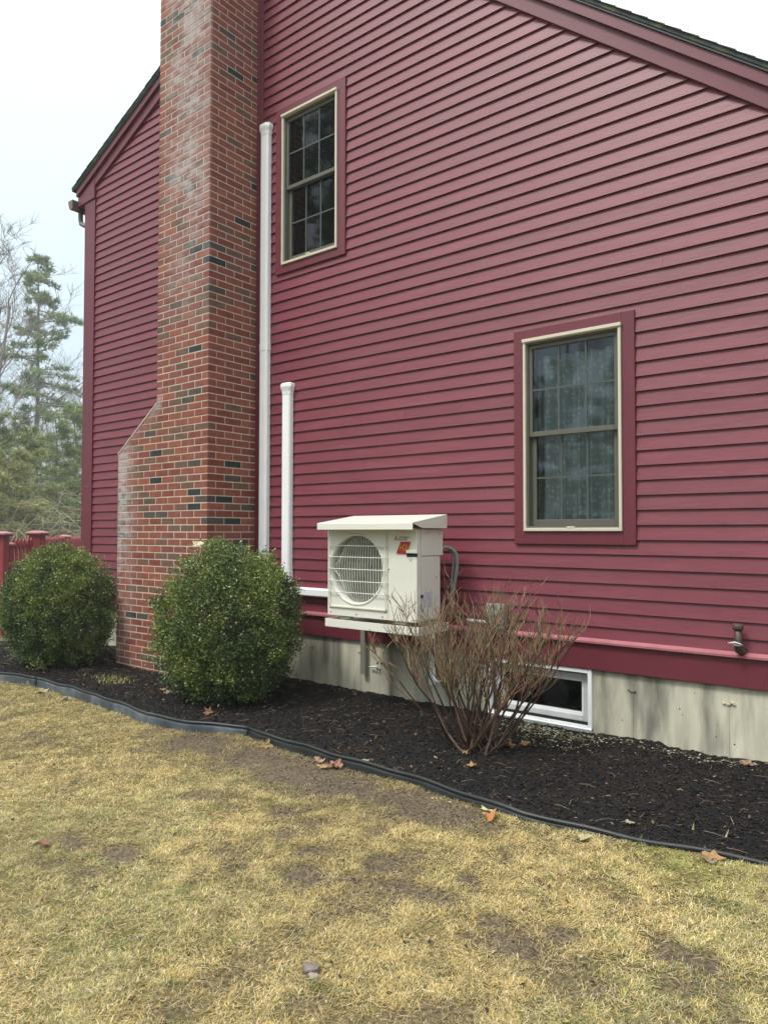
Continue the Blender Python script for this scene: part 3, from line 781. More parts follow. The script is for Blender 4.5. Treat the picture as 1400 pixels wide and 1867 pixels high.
# right-hand service cover wraps the corner
H(MB().box(-3.125, ux1+.012, uy0-.006, uy0+.05, uz0+.012, uz1), 'corner_panel', M['unit'], bevel=.008)
H(MB().box(ux1+.001, ux1+.014, uy0+.055, uy1+.02, uz0+.40+.09, uz1-.005), 'service_cover', M['unit'], bevel=.004)
H(MB().box(ux1+.001, ux1+.010, uy0+.055, uy1-.02, uz0+.012, uz0+.485), 'side_panel', M['unit'], bevel=.003)
H(MB().box(-3.165, -3.066, uy0-.0085, uy0-.0055, 1.25, 1.275), 'handle_shade', M['dark'], bevel=.001)  # dark bar stands in for the shade inside the grip
H(MB().box(-3.165, -3.066, uy0-.016, uy0-.006, 1.276, 1.30), 'handle_lip', M['unit'], bevel=.004)
H(MB().prism([(-3.155, 1.245), (-3.07, 1.245), (-3.075, 1.238), (-3.125, 1.232), (-3.135, 1.225), (-3.145, 1.238)], uy0-.0075, uy0-.006), 'handle_mark', M['unit2'])
for (x, y, z, ax) in ((-3.337, uy0, 1.151, (0, -1, 0)), (-3.93, uy0, .79, (0, -1, 0)), (-3.66, uy0, .785, (0, -1, 0)), (-3.40, uy0, .785, (0, -1, 0)), (-3.94, uy0, .825, (0, -1, 0)), (-3.37, uy0, .82, (0, -1, 0)),
                      (ux1+.014, -.35, 1.09, (1, 0, 0)), (ux1+.014, -.31, 1.42, (1, 0, 0)), (ux1+.014, -.46, 1.43, (1, 0, 0))):
    H(MB().lathe((x, y, z), ax, [(.007, 0), (.006, .003), (.002, .0035)], 10), 'screw', M['steel'])
H(MB().lathe((ux1+.01, -.54, .955), (1, 0, 0), [(.014, 0), (.012, .006)], 14), 'knockout_plug', M['dark'])
lab = MB(); lab.box(ux1+.0102, ux1+.0112, -.52, -.40, .87, .985); H(lab, 'rating_label', M['lilac'])
# hood
hd = MB(); hx0, hx1 = -3.975, -3.03; yf, yb = -.72, -.268
top = [(yf, 1.452), (yf, 1.500), (yf+.004, 1.505), (yb, 1.572), (yb+.004, 1.570), (yb+.004, 1.464), (yb, 1.464), (yb, 1.565), (yf+.006, 1.498), (yf+.004, 1.452)]
hd.prism(top, hx0, hx1, axis='x')
for x in (hx0, hx1-.004):
    hd.prism([(yf+.10, 1.4695), (yf+.006, 1.4975), (yb-.001, 1.5645), (yb-.001, 1.464), (yf+.13, 1.464)], x+.0001 if x == hx0 else x-.0001, x+.004, axis='x')
H(hd, 'rain_hood', M['unit'], bevel=.002, fixn=True)
# print: emblem and lettering
D = H(MB(), 'emblem', M['logo_red'])
def rhomb(mb, c, ang, s):
    u = Vector((math.sin(ang), math.cos(ang))); v = Vector((u.y, -u.x)); p = Vector(c)
    pts = [p, p+u*s/2*1+v*s*.29, p+u*s, p+u*s/2-v*s*.29]
    mb.prism([(q.x, q.y) for q in pts], uy0-.0016, uy0-.0002)
bpy.data.objects.remove(D)
em = MB(); C0 = (-3.268, 1.384)
for a in (0, 2*math.pi/3, 4*math.pi/3): rhomb(em, C0, a, .024)
H(em, 'emblem', M['logo_red'])
def text(body, size, x, z, m, y, name, shear=0, sx=1):
    cu = bpy.data.curves.new(name, 'FONT'); cu.body = body; cu.size = size; cu.extrude = .0004; cu.shear = shear
    tmp = bpy.data.objects.new('tmp', cu); COL.objects.link(tmp)
    bpy.context.view_layer.update()
    me = bpy.data.meshes.new_from_object(tmp.evaluated_get(bpy.context.evaluated_depsgraph_get())); bpy.data.objects.remove(tmp)
    me.transform(Matrix.Translation((x, y, z)) @ Matrix.Rotation(R(90), 4, 'X') @ Matrix.Diagonal((sx, 1, 1, 1)))
    me.materials.clear(); me.materials.append(M[m]); o = link(name, me, hp); o.matrix_parent_inverse = HPO; return o
text('MITSUBISHI', .021, -3.24, 1.388, 'logo_dark', uy0-.001, 'lettering', 0, .88)
text('ELECTRIC', .021, -3.24, 1.371, 'logo_dark', uy0-.001, 'lettering', 0, .88)
H(MB().prism([(-3.262, 1.272), (-3.165, 1.272), (-3.13, 1.362), (-3.222, 1.362)], uy0-.0078, uy0-.0062), 'sticker', M['logo_red'])
st = [o for o in hp.children if o.name.startswith('sticker')][0]
text('H2i', .062, -3.236, 1.298, 'logo_yel', uy0-.0085, 'sticker_lettering', .25, .9)
# feet
for x in (-3.80, -3.25):
    for y in (-.56, -.32): H(MB().box(x-.05, x+.05, y-.025, y+.025, .7385, .764), 'foot', M['galv'])

# wall bracket and drain tray that carry it
br = empty('wall_bracket', 'white wall bracket and tray carrying the heat pump', 'bracket', None, (-3.52, -.02, .2)); BO = Matrix.Translation((3.52, .02, -.2))
def Bk(mb, nm, m, **k): o = mb.build(nm, m, br, **k); o.matrix_parent_inverse = BO; return o
tr = MB(); tx0, tx1, ty0, ty1 = -3.968, -3.04, -.625, -.235
tr.box(tx0, tx1, ty0, ty1, .700, .708); tr.box(tx0, tx1, ty0-.004, ty0, .672, .736); tr.box(tx0, tx1, ty1, ty1+.004, .69, .736)
tr.box(tx0-.004, tx0, ty0, ty1, .672, .736); tr.box(tx1, tx1+.004, ty0, ty1, .672, .736)
Bk(tr, 'drain_tray', M['unit'], bevel=.002)
for x in (-3.80, -3.25): Bk(MB().box(x-.022, x+.022, -.615, -.03, .665, .6995), 'arm', M['unit'], bevel=.002)
for x, m_ in ((-4.06, 'steel'), (-3.325, 'white')): Bk(MB().box(x-.026, x+.026, -.046, -.0245, .185, .70), 'wall_rail', M[m_], bevel=.002)
Bk(MB().box(-4.10, -3.28, -.06, -.0465, .60, .655), 'cross_rail', M['steel'], bevel=.002)
# pipes
pp = empty('drain_stub', 'thin pipe stub with black screws below the heat pump', 'pipe', None, (-3.95, 0, .26))
o = MB().tube([(-4.0, -.02, .25), (-3.90, -.035, .266)], .007, 8).build('pipe', M['white'], pp, smooth=True); o.matrix_parent_inverse = Matrix.Translation((3.95, 0, -.26))
for dx, dz in ((-.0, .03), (.045, .028), (.0, -.02), (.03, -.025)):
    o = MB().lathe((-3.93+dx, .006, .258+dz), (0, -1, 0), [(.009, 0), (.007, .008)], 8).build('anchor', M['dark'], pp); o.matrix_parent_inverse = Matrix.Translation((3.95, 0, -.26))
cd = empty('refrigerant_line', 'grey insulated line looping out from the back of the heat pump', 'pipe', None, (-3.06, -.2, 1.2)); cdo = Matrix.Translation((3.06, .2, -1.2))
for (dx, rr) in ((0, .015), (-.035, .009)):
    pts = [(-3.14+dx, -.26, 1.30-abs(dx)), (-3.09+dx, -.19, 1.315), (-3.05+dx, -.14, 1.29), (-3.03+dx, -.12, 1.22), (-3.04+dx, -.12, 1.10), (-3.07+dx*.5, -.12, .95), (-3.10, -.09, .85), (-3.12, -.05, .78)]
    q = [Vector(p) for p in pts]; fine = []
    for i in range(len(q)-1):
        a, b, c, d = q[max(0, i-1)], q[i], q[i+1], q[min(len(q)-1, i+2)]
        for t in (0, .25, .5, .75):
            fine.append(.5*((2*b)+(c-a)*t+(2*a-5*b+4*c-d)*t*t+(3*b-a-3*c+d)*t**3))
    fine.append(q[-1])
    o = MB().tube(fine, rr, 8).build('tube', M['conduit'], cd, smooth=True); o.matrix_parent_inverse = cdo
# white condensate pipe running down beside the shrub
cp = MB().tube([(-3.28, -.07, .66), (-3.285, -.07, .42), (-3.29, -.07, .255), (-3.27, -.075, .235), (-3.215, -.08, .225)], .013, 10).build('condensate_pipe', M['white'], smooth=True)
tag(cp, 'white condensate pipe with an elbow hanging behind the bare shrub', 'pipe')
# electrical box
eb = empty('electrical_box', 'small galvanised electrical box on the siding behind the bare shrub', 'electrical box', None, (-2.70, -.05, .79)); ebo = Matrix.Translation((2.70, .05, -.79))
for mb, nm, m in ((MB().box(-2.775, -2.645, -.085, -.0195, .70, .885), 'box', 'galv'), (MB().box(-2.782, -2.638, -.094, -.0855, .735, .89), 'cover', 'galv'),
                  (MB().box(-2.75, -2.70, -.099, -.0945, .79, .80), 'latch', 'conduit'), (MB().tube([(-2.98, -.05, .74), (-2.776, -.05, .74)], .013, 10), 'conduit', 'white'), (MB().tube([(-2.71, -.05, .70), (-2.71, -.05, .685), (-2.71, -.04, .66)], .014, 8), 'fitting', 'conduit')):
    o = mb.build(nm, M[m], eb, bevel=.002 if 'tube' not in nm and nm in ('box', 'cover') else 0); o.matrix_parent_inverse = ebo
# weathered pipe cap on the wall, right
vp = empty('vent_pipe', 'dark weathered upright pipe elbow with a wire tie on the siding', 'pipe', None, (-1.02, -.08, .76)); vo = Matrix.Translation((1.02, .08, -.76))
for mb, nm, m in ((MB().tube([(-1.0, -.015, .70), (-1.008, -.05, .695), (-1.016, -.078, .71), (-1.018, -.085, .74), (-1.018, -.085, .845)], [.022, .024, .026, .022, .022], 14), 'pipe', 'bronze'),
                  (MB().lathe((-1.018, -.085, .835), (0, 0, 1), [(.029, 0), (.031, .006), (.031, .032), (.026, .036)], 16), 'cap', 'bronze'),
                  (MB().lathe((-1.018, -.085, .735), (0, 0, 1), [(.026, 0), (.027, .01)], 16), 'band', 'galv'),
                  (MB().tube([(-1.045, -.10, .748), (-1.065, -.12, .752), (-1.03, -.125, .762), (-1.0, -.113, .752), (-.992, -.10, .742)], .0035, 6), 'wire', 'white')):
    o = mb.build(nm, M[m], vp, smooth=True); o.matrix_parent_inverse = vo

# ------------------------------------------------------------------ bed edging
def edging(x0, x1, label, step=.06, jog=0, m='edging'):
    e_ = empty('bed_edging', label, 'edging', 'lengths of black plastic bed edging', (x0, float(edge_y(x0)), 0)); off = Matrix.Translation((-x0, -float(edge_y(x0)), 0))
    n = max(3, int((x1-x0)/step)); pts = []
    for i in range(n+1):
        x = x0+(x1-x0)*i/n; pts.append(Vector((x, float(edge_y(x))+jog+.006*math.sin(x*7), float(edge_top(x))+.004*math.sin(x*13))))
    bead = MB().tube(pts, .0105, 10).build('top_bead', M['edging'], e_, smooth=True); bead.matrix_parent_inverse = off
    mb = MB(); rws = 7
    for i, p in enumerate(pts):
        wob = .006*math.sin(i*1.7)
        for k in range(rws):
            t = k/(rws-1); mb.v.append((p.x, p.y-.001-.006*math.sin(t*3.1)*(1+.5*math.sin(i*.9+i*i*.13))+wob*.5*t, p.z-.008-t*.15))
    for i in range(n):
        for k in range(rws-1):
            a = i*rws+k; mb.f.append((a, a+1, a+1+rws, a+rws)); mb.mi.append(0)
    st_ = mb.build('strip', M[m], e_, smooth=True, fixn=False); st_.matrix_parent_inverse = off
    sm = st_.modifiers.new('solid', 'SOLIDIFY'); sm.thickness = .003
    return e_
edging(-14, -6.86, 'left length of black bed edging in front of the left bush', m='edging_worn_sky')
edging(-6.84, -3.93, 'middle length of black bed edging between its two joints', jog=-.004, m='edging_worn_sky')
edging(-3.95, 8.8, 'long right length of black bed edging, low above the grass', jog=.004)

# ------------------------------------------------------------------ scatter: grass, mulch chips
def frustum(x, y, margin=.16):
    dx = x-CAM.x; dy = y-CAM.y; a = np.arctan2(dx*rt.x+dy*rt.y, dx*(-math.sin(YAW))+dy*math.cos(YAW)); return np.abs(a) < math.atan(700/1305.6)+margin
def make_blades():
    out_x, out_y = [], []
    want = 600000; n0 = 0
    while n0 < want:
        m = 1100000; x = rng.uniform(-13, 2.2, m); y = rng.uniform(-5.3, -1.4, m)
        d = np.hypot(x-CAM.x, y-CAM.y); p = np.clip((3.1/np.maximum(d, 2.0))**1.7, 0, 1)
        keep = frustum(x, y) & (y < edge_y(x)-.004) & (rng.random(m) < p*(1-.96*bare(x, y))*np.clip(1.9*(fbm(x, y, 14, 133, 3)-.18), .12, 1)) & (d > 2.0)
        x = x[keep]; y = y[keep]; out_x.append(x); out_y.append(y); n0 += len(x)
    x = np.concatenate(out_x)[:want]; y = np.concatenate(out_y)[:want]; N = len(x)
    d = np.hypot(x-CAM.x, y-CAM.y)
    tuft = fbm(x, y, 22, 33, 3); az = rng.uniform(0, 2*np.pi, N)*.8+2*np.pi*fbm(x, y, 9, 90, 2)*1.5
    L = rng.uniform(.007, .028, N)*(.7+.6*tuft); w = rng.uniform(.00038, .0009, N)*np.clip(d/4, 1, 2.4)
    lean = rng.uniform(.02, .85, N)         # elevation angle, radians: most lie low
    long_ = rng.random(N) < .07; L = np.where(long_, L*2.1, L); lean = np.where(long_, lean*.12, lean)
    z = lawn_z(x, y)-.002
    ux, uy = np.cos(az), np.sin(az); px_, py_ = -uy, ux
    h1 = L*.55*np.sin(lean); r1 = L*.55*np.cos(lean); e2 = lean*rng.uniform(.3, 1.0, N)
    h2 = h1+L*.45*np.sin(e2); r2 = r1+L*.45*np.cos(e2)
    lift = rng.uniform(0, .012, N)
    def P(r, h, s): return np.stack([x+ux*r+px_*w*s, y+uy*r+py_*w*s, z+np.maximum(h, .001)+lift*(1 if 1 else 0)], -1)
    Vv = np.stack([P(0*L, 0*L-.0, -1), P(0*L, 0*L, 1), P(r1, h1, 1), P(r1, h1, -1), P(r2, h2, 0)], 1).reshape(-1, 3)
    b = np.arange(N)*5
    F3 = np.concatenate([np.stack([b, b+1, b+2], -1), np.stack([b, b+2, b+3], -1), np.stack([b+3, b+2, b+4], -1)])
    pal = np.array([[.68, .52, .215], [.86, .73, .42], [.50, .335, .13], [.20, .135, .075], [.36, .36, .11], [.16, .20, .06], [.48, .44, .30], [.76, .60, .21]])
    wts = np.array([.23, .15, .14, .14, .10, .06, .09, .09])
    green = fbm(x, y, 1.1, 55, 3); yel = fbm(x, y, .9, 66, 3); moss = np.maximum(np.exp(-((x+.9)**2+(y+1.70)**2)/.04), .0)
    u = rng.random(N); idx = np.searchsorted(np.cumsum(wts), u); idx = np.clip(idx, 0, 7)
    idx = np.where(rng.random(N) < np.clip((green-.5)*3, 0, .5), rng.choice([4, 5, 6], N), idx)
    idx = np.where(rng.random(N) < moss, 4, idx); sprig = fbm(x, y, 11, 211, 2) > .70; idx = np.where(sprig & (rng.random(N) < .45), 5, idx)
    idx = np.where(long_, rng.choice([1, 6, 0], N), idx)
    c = pal[idx]*rng.uniform(.75, 1.2, N)[:, None]*(.42+.62*yel+.60*tuft)[:, None]
    far = np.clip((d-5)/3, 0, 1)[:, None]; c = c*(1-.25*far)+np.array([.36, .32, .13])*.25*far
    near_bare = bare(x, y)[:, None]; c = c*(1-.35*near_bare)
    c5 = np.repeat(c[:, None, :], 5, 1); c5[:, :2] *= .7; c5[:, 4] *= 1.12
    return npmesh('grass', Vv, F3, M['blades'], c5.reshape(-1, 3))
g = link('grass', make_blades()); tag(g, 'matted straw coloured dormant grass of the lawn', 'grass', kind='stuff')

def flecks(name, x, y, zf, size, pal, wts, label, cat, flat=.5, matn='chip', asp=(.25, .9)):
    N = len(x); s = size*rng.uniform(.5, 1.3, N); az = rng.uniform(0, 2*np.pi, N)
    a = rng.uniform(asp[0], asp[1], N)
    ux = np.stack([np.cos(az), np.sin(az), rng.uniform(-flat, flat, N)], -1)*s[:, None]
    vx = np.stack([-np.sin(az), np.cos(az), rng.uniform(-flat, flat, N)], -1)*(s*a)[:, None]
    wz = np.stack([rng.uniform(-.2, .2, N), rng.uniform(-.2, .2, N), np.ones(N)], -1)*(s*.25)[:, None]
    c0 = np.stack([x, y, zf(x, y)+s*.22], -1)
    # small chipped wedges: 5 corners, 5 faces as triangles
    V_ = np.stack([c0-ux, c0-vx*.9, c0+ux*.95, c0+vx, c0+wz], 1).reshape(-1, 3); b = np.arange(N)*5
    F_ = np.concatenate([np.stack([b+i, b+(i+1) % 4, b+4], -1) for i in range(4)]+[np.stack([b, b+2, b+1], -1), np.stack([b, b+3, b+2], -1)])
    idx = np.clip(np.searchsorted(np.cumsum(wts), rng.random(N)), 0, len(pal)-1)
    c = np.array(pal)[idx]*rng.uniform(.7, 1.25, N)[:, None]
    o = link(name, npmesh(name, V_, F_, M[matn], np.repeat(c, 5, 0))); tag(o, label, cat, kind='stuff'); return o
def bedpts(n, x0=-9.3, x1=1.6):
    x = rng.uniform(x0, x1, n*2); t = rng.random(n*2)**.9; y = edge_y(x)+.02+t*(-.03-edge_y(x)-.02)
    k = frustum(x, y, .3) & ~((x > -7.03) & (x < -5.47) & (y > -.66)); return x[k][:n], y[k][:n]
x, y = bedpts(34000)
flecks('mulch_chips', x, y, bed_z, .0125, [(.007, .0075, .009), (.016, .0135, .0125), (.045, .031, .022), (.10, .07, .045), (.02, .026, .034)], [.38, .27, .19, .06, .1],
       'shredded black bark mulch strewn over the bed', 'mulch', .45)
x, y = bedpts(700)
flecks('straw_bits', x, y, bed_z, .017, [(.30, .24, .14), (.17, .12, .07), (.5, .46, .36)], [.2, .72, .08], 'thin dry stalks and straw bits lying on the mulch', 'straw', .2, asp=(.05, .12))
def sticks(n):
    x, y = bedpts(n); vs = []; fs = []; cs = []
    for a, b in zip(x, y):
        mb_ = MB(); z = float(bed_z(a, b))+.012; t = random.uniform(0, 6.28); L = random.uniform(.025, .10); k = random.uniform(-.5, .5)
        mb_.tube([(a, b, z), (a+math.cos(t)*L*.5, b+math.sin(t)*L*.5, z+random.uniform(0, .012)), (a+math.cos(t+k)*L, b+math.sin(t+k)*L, z)], [.0016, .0013, .0008], 3, caps=False)
        q = len(vs); vs += mb_.v; fs += [tuple(i+q for i in f) for f in mb_.f]; c = random.choice([(.10, .06, .04), (.17, .12, .08), (.26, .21, .15), (.07, .05, .04)]); cs += [c]*len(mb_.v)
    o = link('fallen_twigs', npmesh('fallen_twigs', np.array(vs), np.array(fs), M['bark'], np.array(cs))); tag(o, 'thin fallen twigs lying over the dark mulch', 'twigs', kind='stuff')
sticks(900)
x, y = bedpts(420)
flecks('leaf_scraps', x, y, bed_z, .016, [(.26, .15, .09), (.16, .09, .06), (.36, .28, .19), (.22, .20, .09)], [.35, .35, .15, .15], 'brown scraps of old leaves scattered through the mulch', 'litter', .6, matn='dry', asp=(.5, .9))
# pale chips heaped under the basement window and trailing right
n = 900; x = np.concatenate([rng.normal(-2.3, .28, n), rng.uniform(-2.5, -.9, 260)]); y = np.concatenate([-.09-np.abs(rng.normal(0, .17, n)), -.06-np.abs(rng.normal(0, .07, 260))])
flecks('pale_wood_chips', x, y, bed_z, .0125, [(.46, .42, .28), (.30, .28, .17), (.55, .53, .44), (.16, .16, .08)], [.3, .35, .15, .2], 'pale cream wood chips heaped below the basement window', 'wood chips', .4)
n = 500; x = rng.uniform(-5.6, -.6, n); y = edge_y(x)-.02-np.abs(rng.normal(0, .1, n))
flecks('edge_litter', x, y, lawn_z, .011, [(.34, .24, .15), (.16, .11, .08), (.45, .38, .28), (.03, .03, .03)], [.3, .4, .15, .15], 'leaf crumbs and soil crumbs along the lawn side of the edging', 'litter', .4)
x = rng.uniform(-5.2, -.9, 9000); y = rng.uniform(-2.9, -1.6, 9000); k = (bare(x, y) > .35) & (y < edge_y(x)-.01); x = x[k]; y = y[k]
flecks('soil_crumbs', x, y, lawn_z, .006, [(.10, .08, .06), (.06, .045, .035), (.17, .14, .11)], [.5, .3, .2], 'small soil crumbs on the bare lawn patches', 'soil', .5)
x = rng.uniform(-4.6, -.6, 260); y = rng.uniform(-4.2, -1.7, 260); k = frustum(x, y)
flecks('dark_litter', x[k], y[k], lambda a, b: lawn_z(a, b)+.012, .010, [(.05, .035, .03), (.10, .06, .045), (.5, .45, .35)], [.5, .35, .15], 'dark twig crumbs scattered in the grass', 'litter', .4)
# green-yellow weeds in the bed near the chimney
def weeds(cx, cy, n, rad, name, label):
    x = cx+rng.normal(0, rad, n); y = cy+rng.normal(0, rad*.5, n); az = rng.uniform(0, 2*np.pi, n); L = rng.uniform(.02, .06, n); w = .003+rng.random(n)*.004
    z = bed_z(x, y); ux, uy = np.cos(az), np.sin(az)
    V_ = np.stack([np.stack([x-uy*w, y+ux*w, z], -1), np.stack([x+uy*w, y-ux*w, z], -1), np.stack([x+ux*L*.7, y+uy*L*.7, z+L*.6], -1)], 1).reshape(-1, 3)
    b = np.arange(n)*3; c = np.array([[.20, .21, .05], [.26, .23, .09], [.13, .16, .04], [.30, .26, .15]])[rng.integers(0, 4, n)]
    o = link(name, npmesh(name, V_, np.stack([b, b+1, b+2], -1), M['blades'], np.repeat(c, 3, 0))); tag(o, label, 'weeds', kind='stuff')
weeds(-6.25, -1.15, 260, .14, 'weeds', 'yellow green weeds in the mulch in front of the chimney')
weeds(-.9, -1.40, 26, .25, 'sprouts', 'thin green sprouts in the mulch at the right')

# ------------------------------------------------------------------ bushes
def leaf_cloud(P, Nn, size, cols, name, m, fold=.25, asp=.5):
    """diamond leaves with a folded midrib; P (N,3) positions, Nn (N,3) outward dirs"""
    N = len(P); rnd = rng.normal(size=(N, 3)); d = Nn*.55+rnd*.62; d /= np.linalg.norm(d, axis=1)[:, None]+1e-9
    a = np.cross(d, rng.normal(size=(N, 3))); a /= np.linalg.norm(a, axis=1)[:, None]+1e-9
    nn = np.cross(d, a); s = size*rng.uniform(.65, 1.25, N)[:, None]
    V_ = np.stack([P, P+d*s*.55+a*s*asp*.5+nn*s*fold*.3, P+d*s, P+d*s*.55-a*s*asp*.5+nn*s*fold*.3], 1).reshape(-1, 3); b = np.arange(N)*4
    F_ = np.concatenate([np.stack([b, b+1, b+2], -1), np.stack([b, b+2, b+3], -1)])
    return npmesh(name, V_, F_, m, np.repeat(cols, 4, 0))
def bush(cx, cy, rx, ry, hz, zc, label, seed, nclump=1750, per=54):
    e_ = empty('evergreen_bush', label, 'bush', 'clipped evergreen bushes by the chimney', (cx, cy, 0)); off = Matrix.Translation((-cx, -cy, 0))
    g_ = rng.normal(size=(nclump, 3)); g_ /= np.linalg.norm(g_, axis=1)[:, None]
    
    lump = 1+.22*(fbm(np.arctan2(g_[:, 1], g_[:, 0])*2+seed, g_[:, 2]*2.4, 1.4, seed, 3)-.5)
    rad = rng.uniform(.80, 1.0, nclump)*lump; inner = rng.random(nclump) < .25; rad = np.where(inner, rad*rng.uniform(.55, .85, nclump), rad)
    egg = 1-.06*np.clip(g_[:, 2], 0, 1)**2+.12*np.clip(-g_[:, 2]-.2, 0, 1)
    C = np.stack([cx+g_[:, 0]*rx*rad*egg, cy+g_[:, 1]*ry*rad*egg, zc+g_[:, 2]*hz*rad], -1)
    k = C[:, 2] > .05; C = C[k]; g_ = g_[k]; inner = inner[k]
    n = len(C); P = np.repeat(C, per, 0)+rng.normal(0, .026, (n*per, 3))+np.repeat(g_, per, 0)*rng.uniform(-.03, .035, n*per)[:, None]
    G = np.repeat(g_, per, 0)+np.array([0, 0, .35])
    base = np.array([.100, .150, .046]); dk = np.array([.030, .066, .028]); lt = np.array([.33, .38, .18]); yl = np.array([.24, .30, .055])
    t = rng.random(n)[:, None]; cc = base*(1-t)+dk*t
    tl = (fbm(C[:, 0]*1.0+C[:, 2], C[:, 2]-C[:, 1], 4, seed+5, 3)-.45)[:, None]*3; cc = cc*(1-np.clip(tl, 0, .6))+yl*np.clip(tl, 0, .6)
    cols = np.repeat(cc, per, 0)*rng.uniform(.55, 1.5, n*per)[:, None]  # leaf tones spread wide to carry crevice shade and highlights
    tip = rng.random(n*per) < .06+.14*np.clip(np.repeat(g_[:, 2], per), 0, 1); cols[tip] = lt*rng.uniform(.8, 1.5, (tip.sum(), 1))
    me = leaf_cloud(P, G, .0215, cols, 'foliage', M['leaf'], asp=.55); o = link('foliage', me, e_); o.matrix_parent_inverse = off; 
    # stray shoots breaking the outline
    ns_ = 150; q = rng.integers(0, n, ns_); mb = MB(); SP = []; SG = []
    for i in q:
        if inner[i]: continue
        p = Vector(C[i]); d = (Vector(g_[i])+Vector((0, 0, .5))+Vector(rng.normal(0, .25, 3))).normalized(); L = random.uniform(.05, .11)
        mb.tube([p-d*.05, p+d*L], [.0016, .0008], 3)
        for j in range(8): SP.append(p+d*(L*(.2+.8*j/7))); SG.append(d)
    # stems
    for i in range(46):
        a = random.uniform(0, 6.28); b = random.uniform(.25, .95); tx = cx+math.cos(a)*rx*.75*b; ty = cy+math.sin(a)*ry*.75*b; tz = zc+hz*random.uniform(-.45, .5)
        p0 = Vector((cx+math.cos(a)*.05, cy+math.sin(a)*.05, -.02)); p1 = p0.lerp(Vector((tx, ty, tz)), .5)+Vector((0, 0, .05))
        mb.tube([p0, p1, (tx, ty, tz)], [.013, .008, .003], 5)
        for j in range(5):
            aa = random.uniform(0, 6.28); q0 = p1.lerp(Vector((tx, ty, tz)), random.random())
            mb.tube([q0, q0+Vector((math.cos(aa)*.12, math.sin(aa)*.12, random.uniform(-.02, .12)))], [.003, .001], 3)
    st2 = mb.mesh('branches', M['bark'], fixn=False); setcol(st2, (.085, .065, .05)); o = link('branches', st2, e_); o.matrix_parent_inverse = off
    SPa = np.array([tuple(v) for v in SP]); SGa = np.array([tuple(v) for v in SG])
    me = leaf_cloud(SPa, SGa, .024, np.array([.13, .17, .06])*rng.uniform(.6, 1.3, (len(SPa), 1)), 'new_shoots', M['leaf'], asp=.5); o = link('new_shoots', me, e_); o.matrix_parent_inverse = off
    return e_
bush(-4.83, -.90, .63, .60, .685, .645, 'full round evergreen bush right of the chimney with a pale leaf on top', 3)
bush(-7.47, -1.02, .60, .56, .66, .62, 'round evergreen bush left of the chimney base', 8)

# bare shrub
def shrub(cx, cy):
    e_ = empty('bare_shrub', 'leafless twiggy shrub with many upright brown canes', 'shrub', None, (cx, cy, 0)); off = Matrix.Translation((-cx, -cy, 0))
    for i in range(50):
        a = random.uniform(0, 2*math.pi); rr = random.random()**.5; bb = random.uniform(0, 6.28); br__ = random.uniform(.02, .17); b0 = Vector((cx+math.cos(bb)*br__, cy+math.sin(bb)*br__*.8, .0))
        spread = rr*random.uniform(.42, .74); H_ = random.uniform(.82, 1.12)*(1-.28*rr)
        mb = MB(); vc = []
        def add_tube(pts, rs, n, c):
            k = len(mb.v); mb.tube(pts, rs, n, caps=False); vc.extend([c]*(len(mb.v)-k))
        pts = []; ns__ = 8; ph = random.uniform(0, 6)
        for j in range(ns__+1):
            t = j/ns__; r = spread*(t**.85); w = .035*math.sin(ph+t*random.uniform(5, 7))*t
            pts.append(b0+Vector((math.cos(a+w*3)*r+w*.5, math.sin(a+w*3)*r*.85+w*.4, H_*t**1.08)))
        r0 = random.uniform(.0055, .011)
        c = random.choice([(.075, .042, .03), (.11, .062, .045), (.04, .03, .027), (.15, .105, .075)])
        add_tube(pts, [r0*(1-.75*j/ns__) for j in range(ns__+1)], 5, c)
        def twig(p, d, L, r, lev):
            q = [p]; dd = d.copy(); m_ = 4
            for s in range(m_): dd = (dd+Vector((random.gauss(0, .16), random.gauss(0, .16), random.uniform(.0, .16)))).normalized(); q.append(q[-1]+dd*L/m_)
            cc = tuple(v*random.uniform(.9, 1.5) for v in ((.175, .125, .075) if lev else (.115, .070, .046)))
            add_tube(q, [r*(1-.6*s/m_) for s in range(m_+1)], 3, cc)
            if lev < 2:
                for s in range(random.choice([2, 2, 3, 3])):
                    j = random.randint(1, m_); side = Vector((random.gauss(0, 1), random.gauss(0, 1), random.uniform(.1, 1.0))).normalized()
                    twig(q[j], (dd*.75+side*.6).normalized(), L*random.uniform(.45, .75), r*.72, lev+1)
        for s in range(random.choice([6, 7, 8, 9])):
            j = random.randint(4, ns__); d = (pts[j]-pts[j-1]).normalized(); side = Vector((random.gauss(0, 1), random.gauss(0, 1), random.uniform(0, .8))).normalized()
            twig(pts[j], (d*.8+side*.6).normalized(), random.uniform(.14, .30)*(1.25-.5*j/ns__), r0*.48, 0 if s % 2 else 1)
        me = mb.mesh('cane', M['bark'], fixn=False); at = me.color_attributes.new('Col', 'FLOAT_COLOR', 'POINT')
        at.data.foreach_set('color', np.array([(*v, 1) for v in vc], dtype=np.float32).ravel())
        o = link('cane', me, e_); o.matrix_parent_inverse = off
shrub(-2.43, -.84)

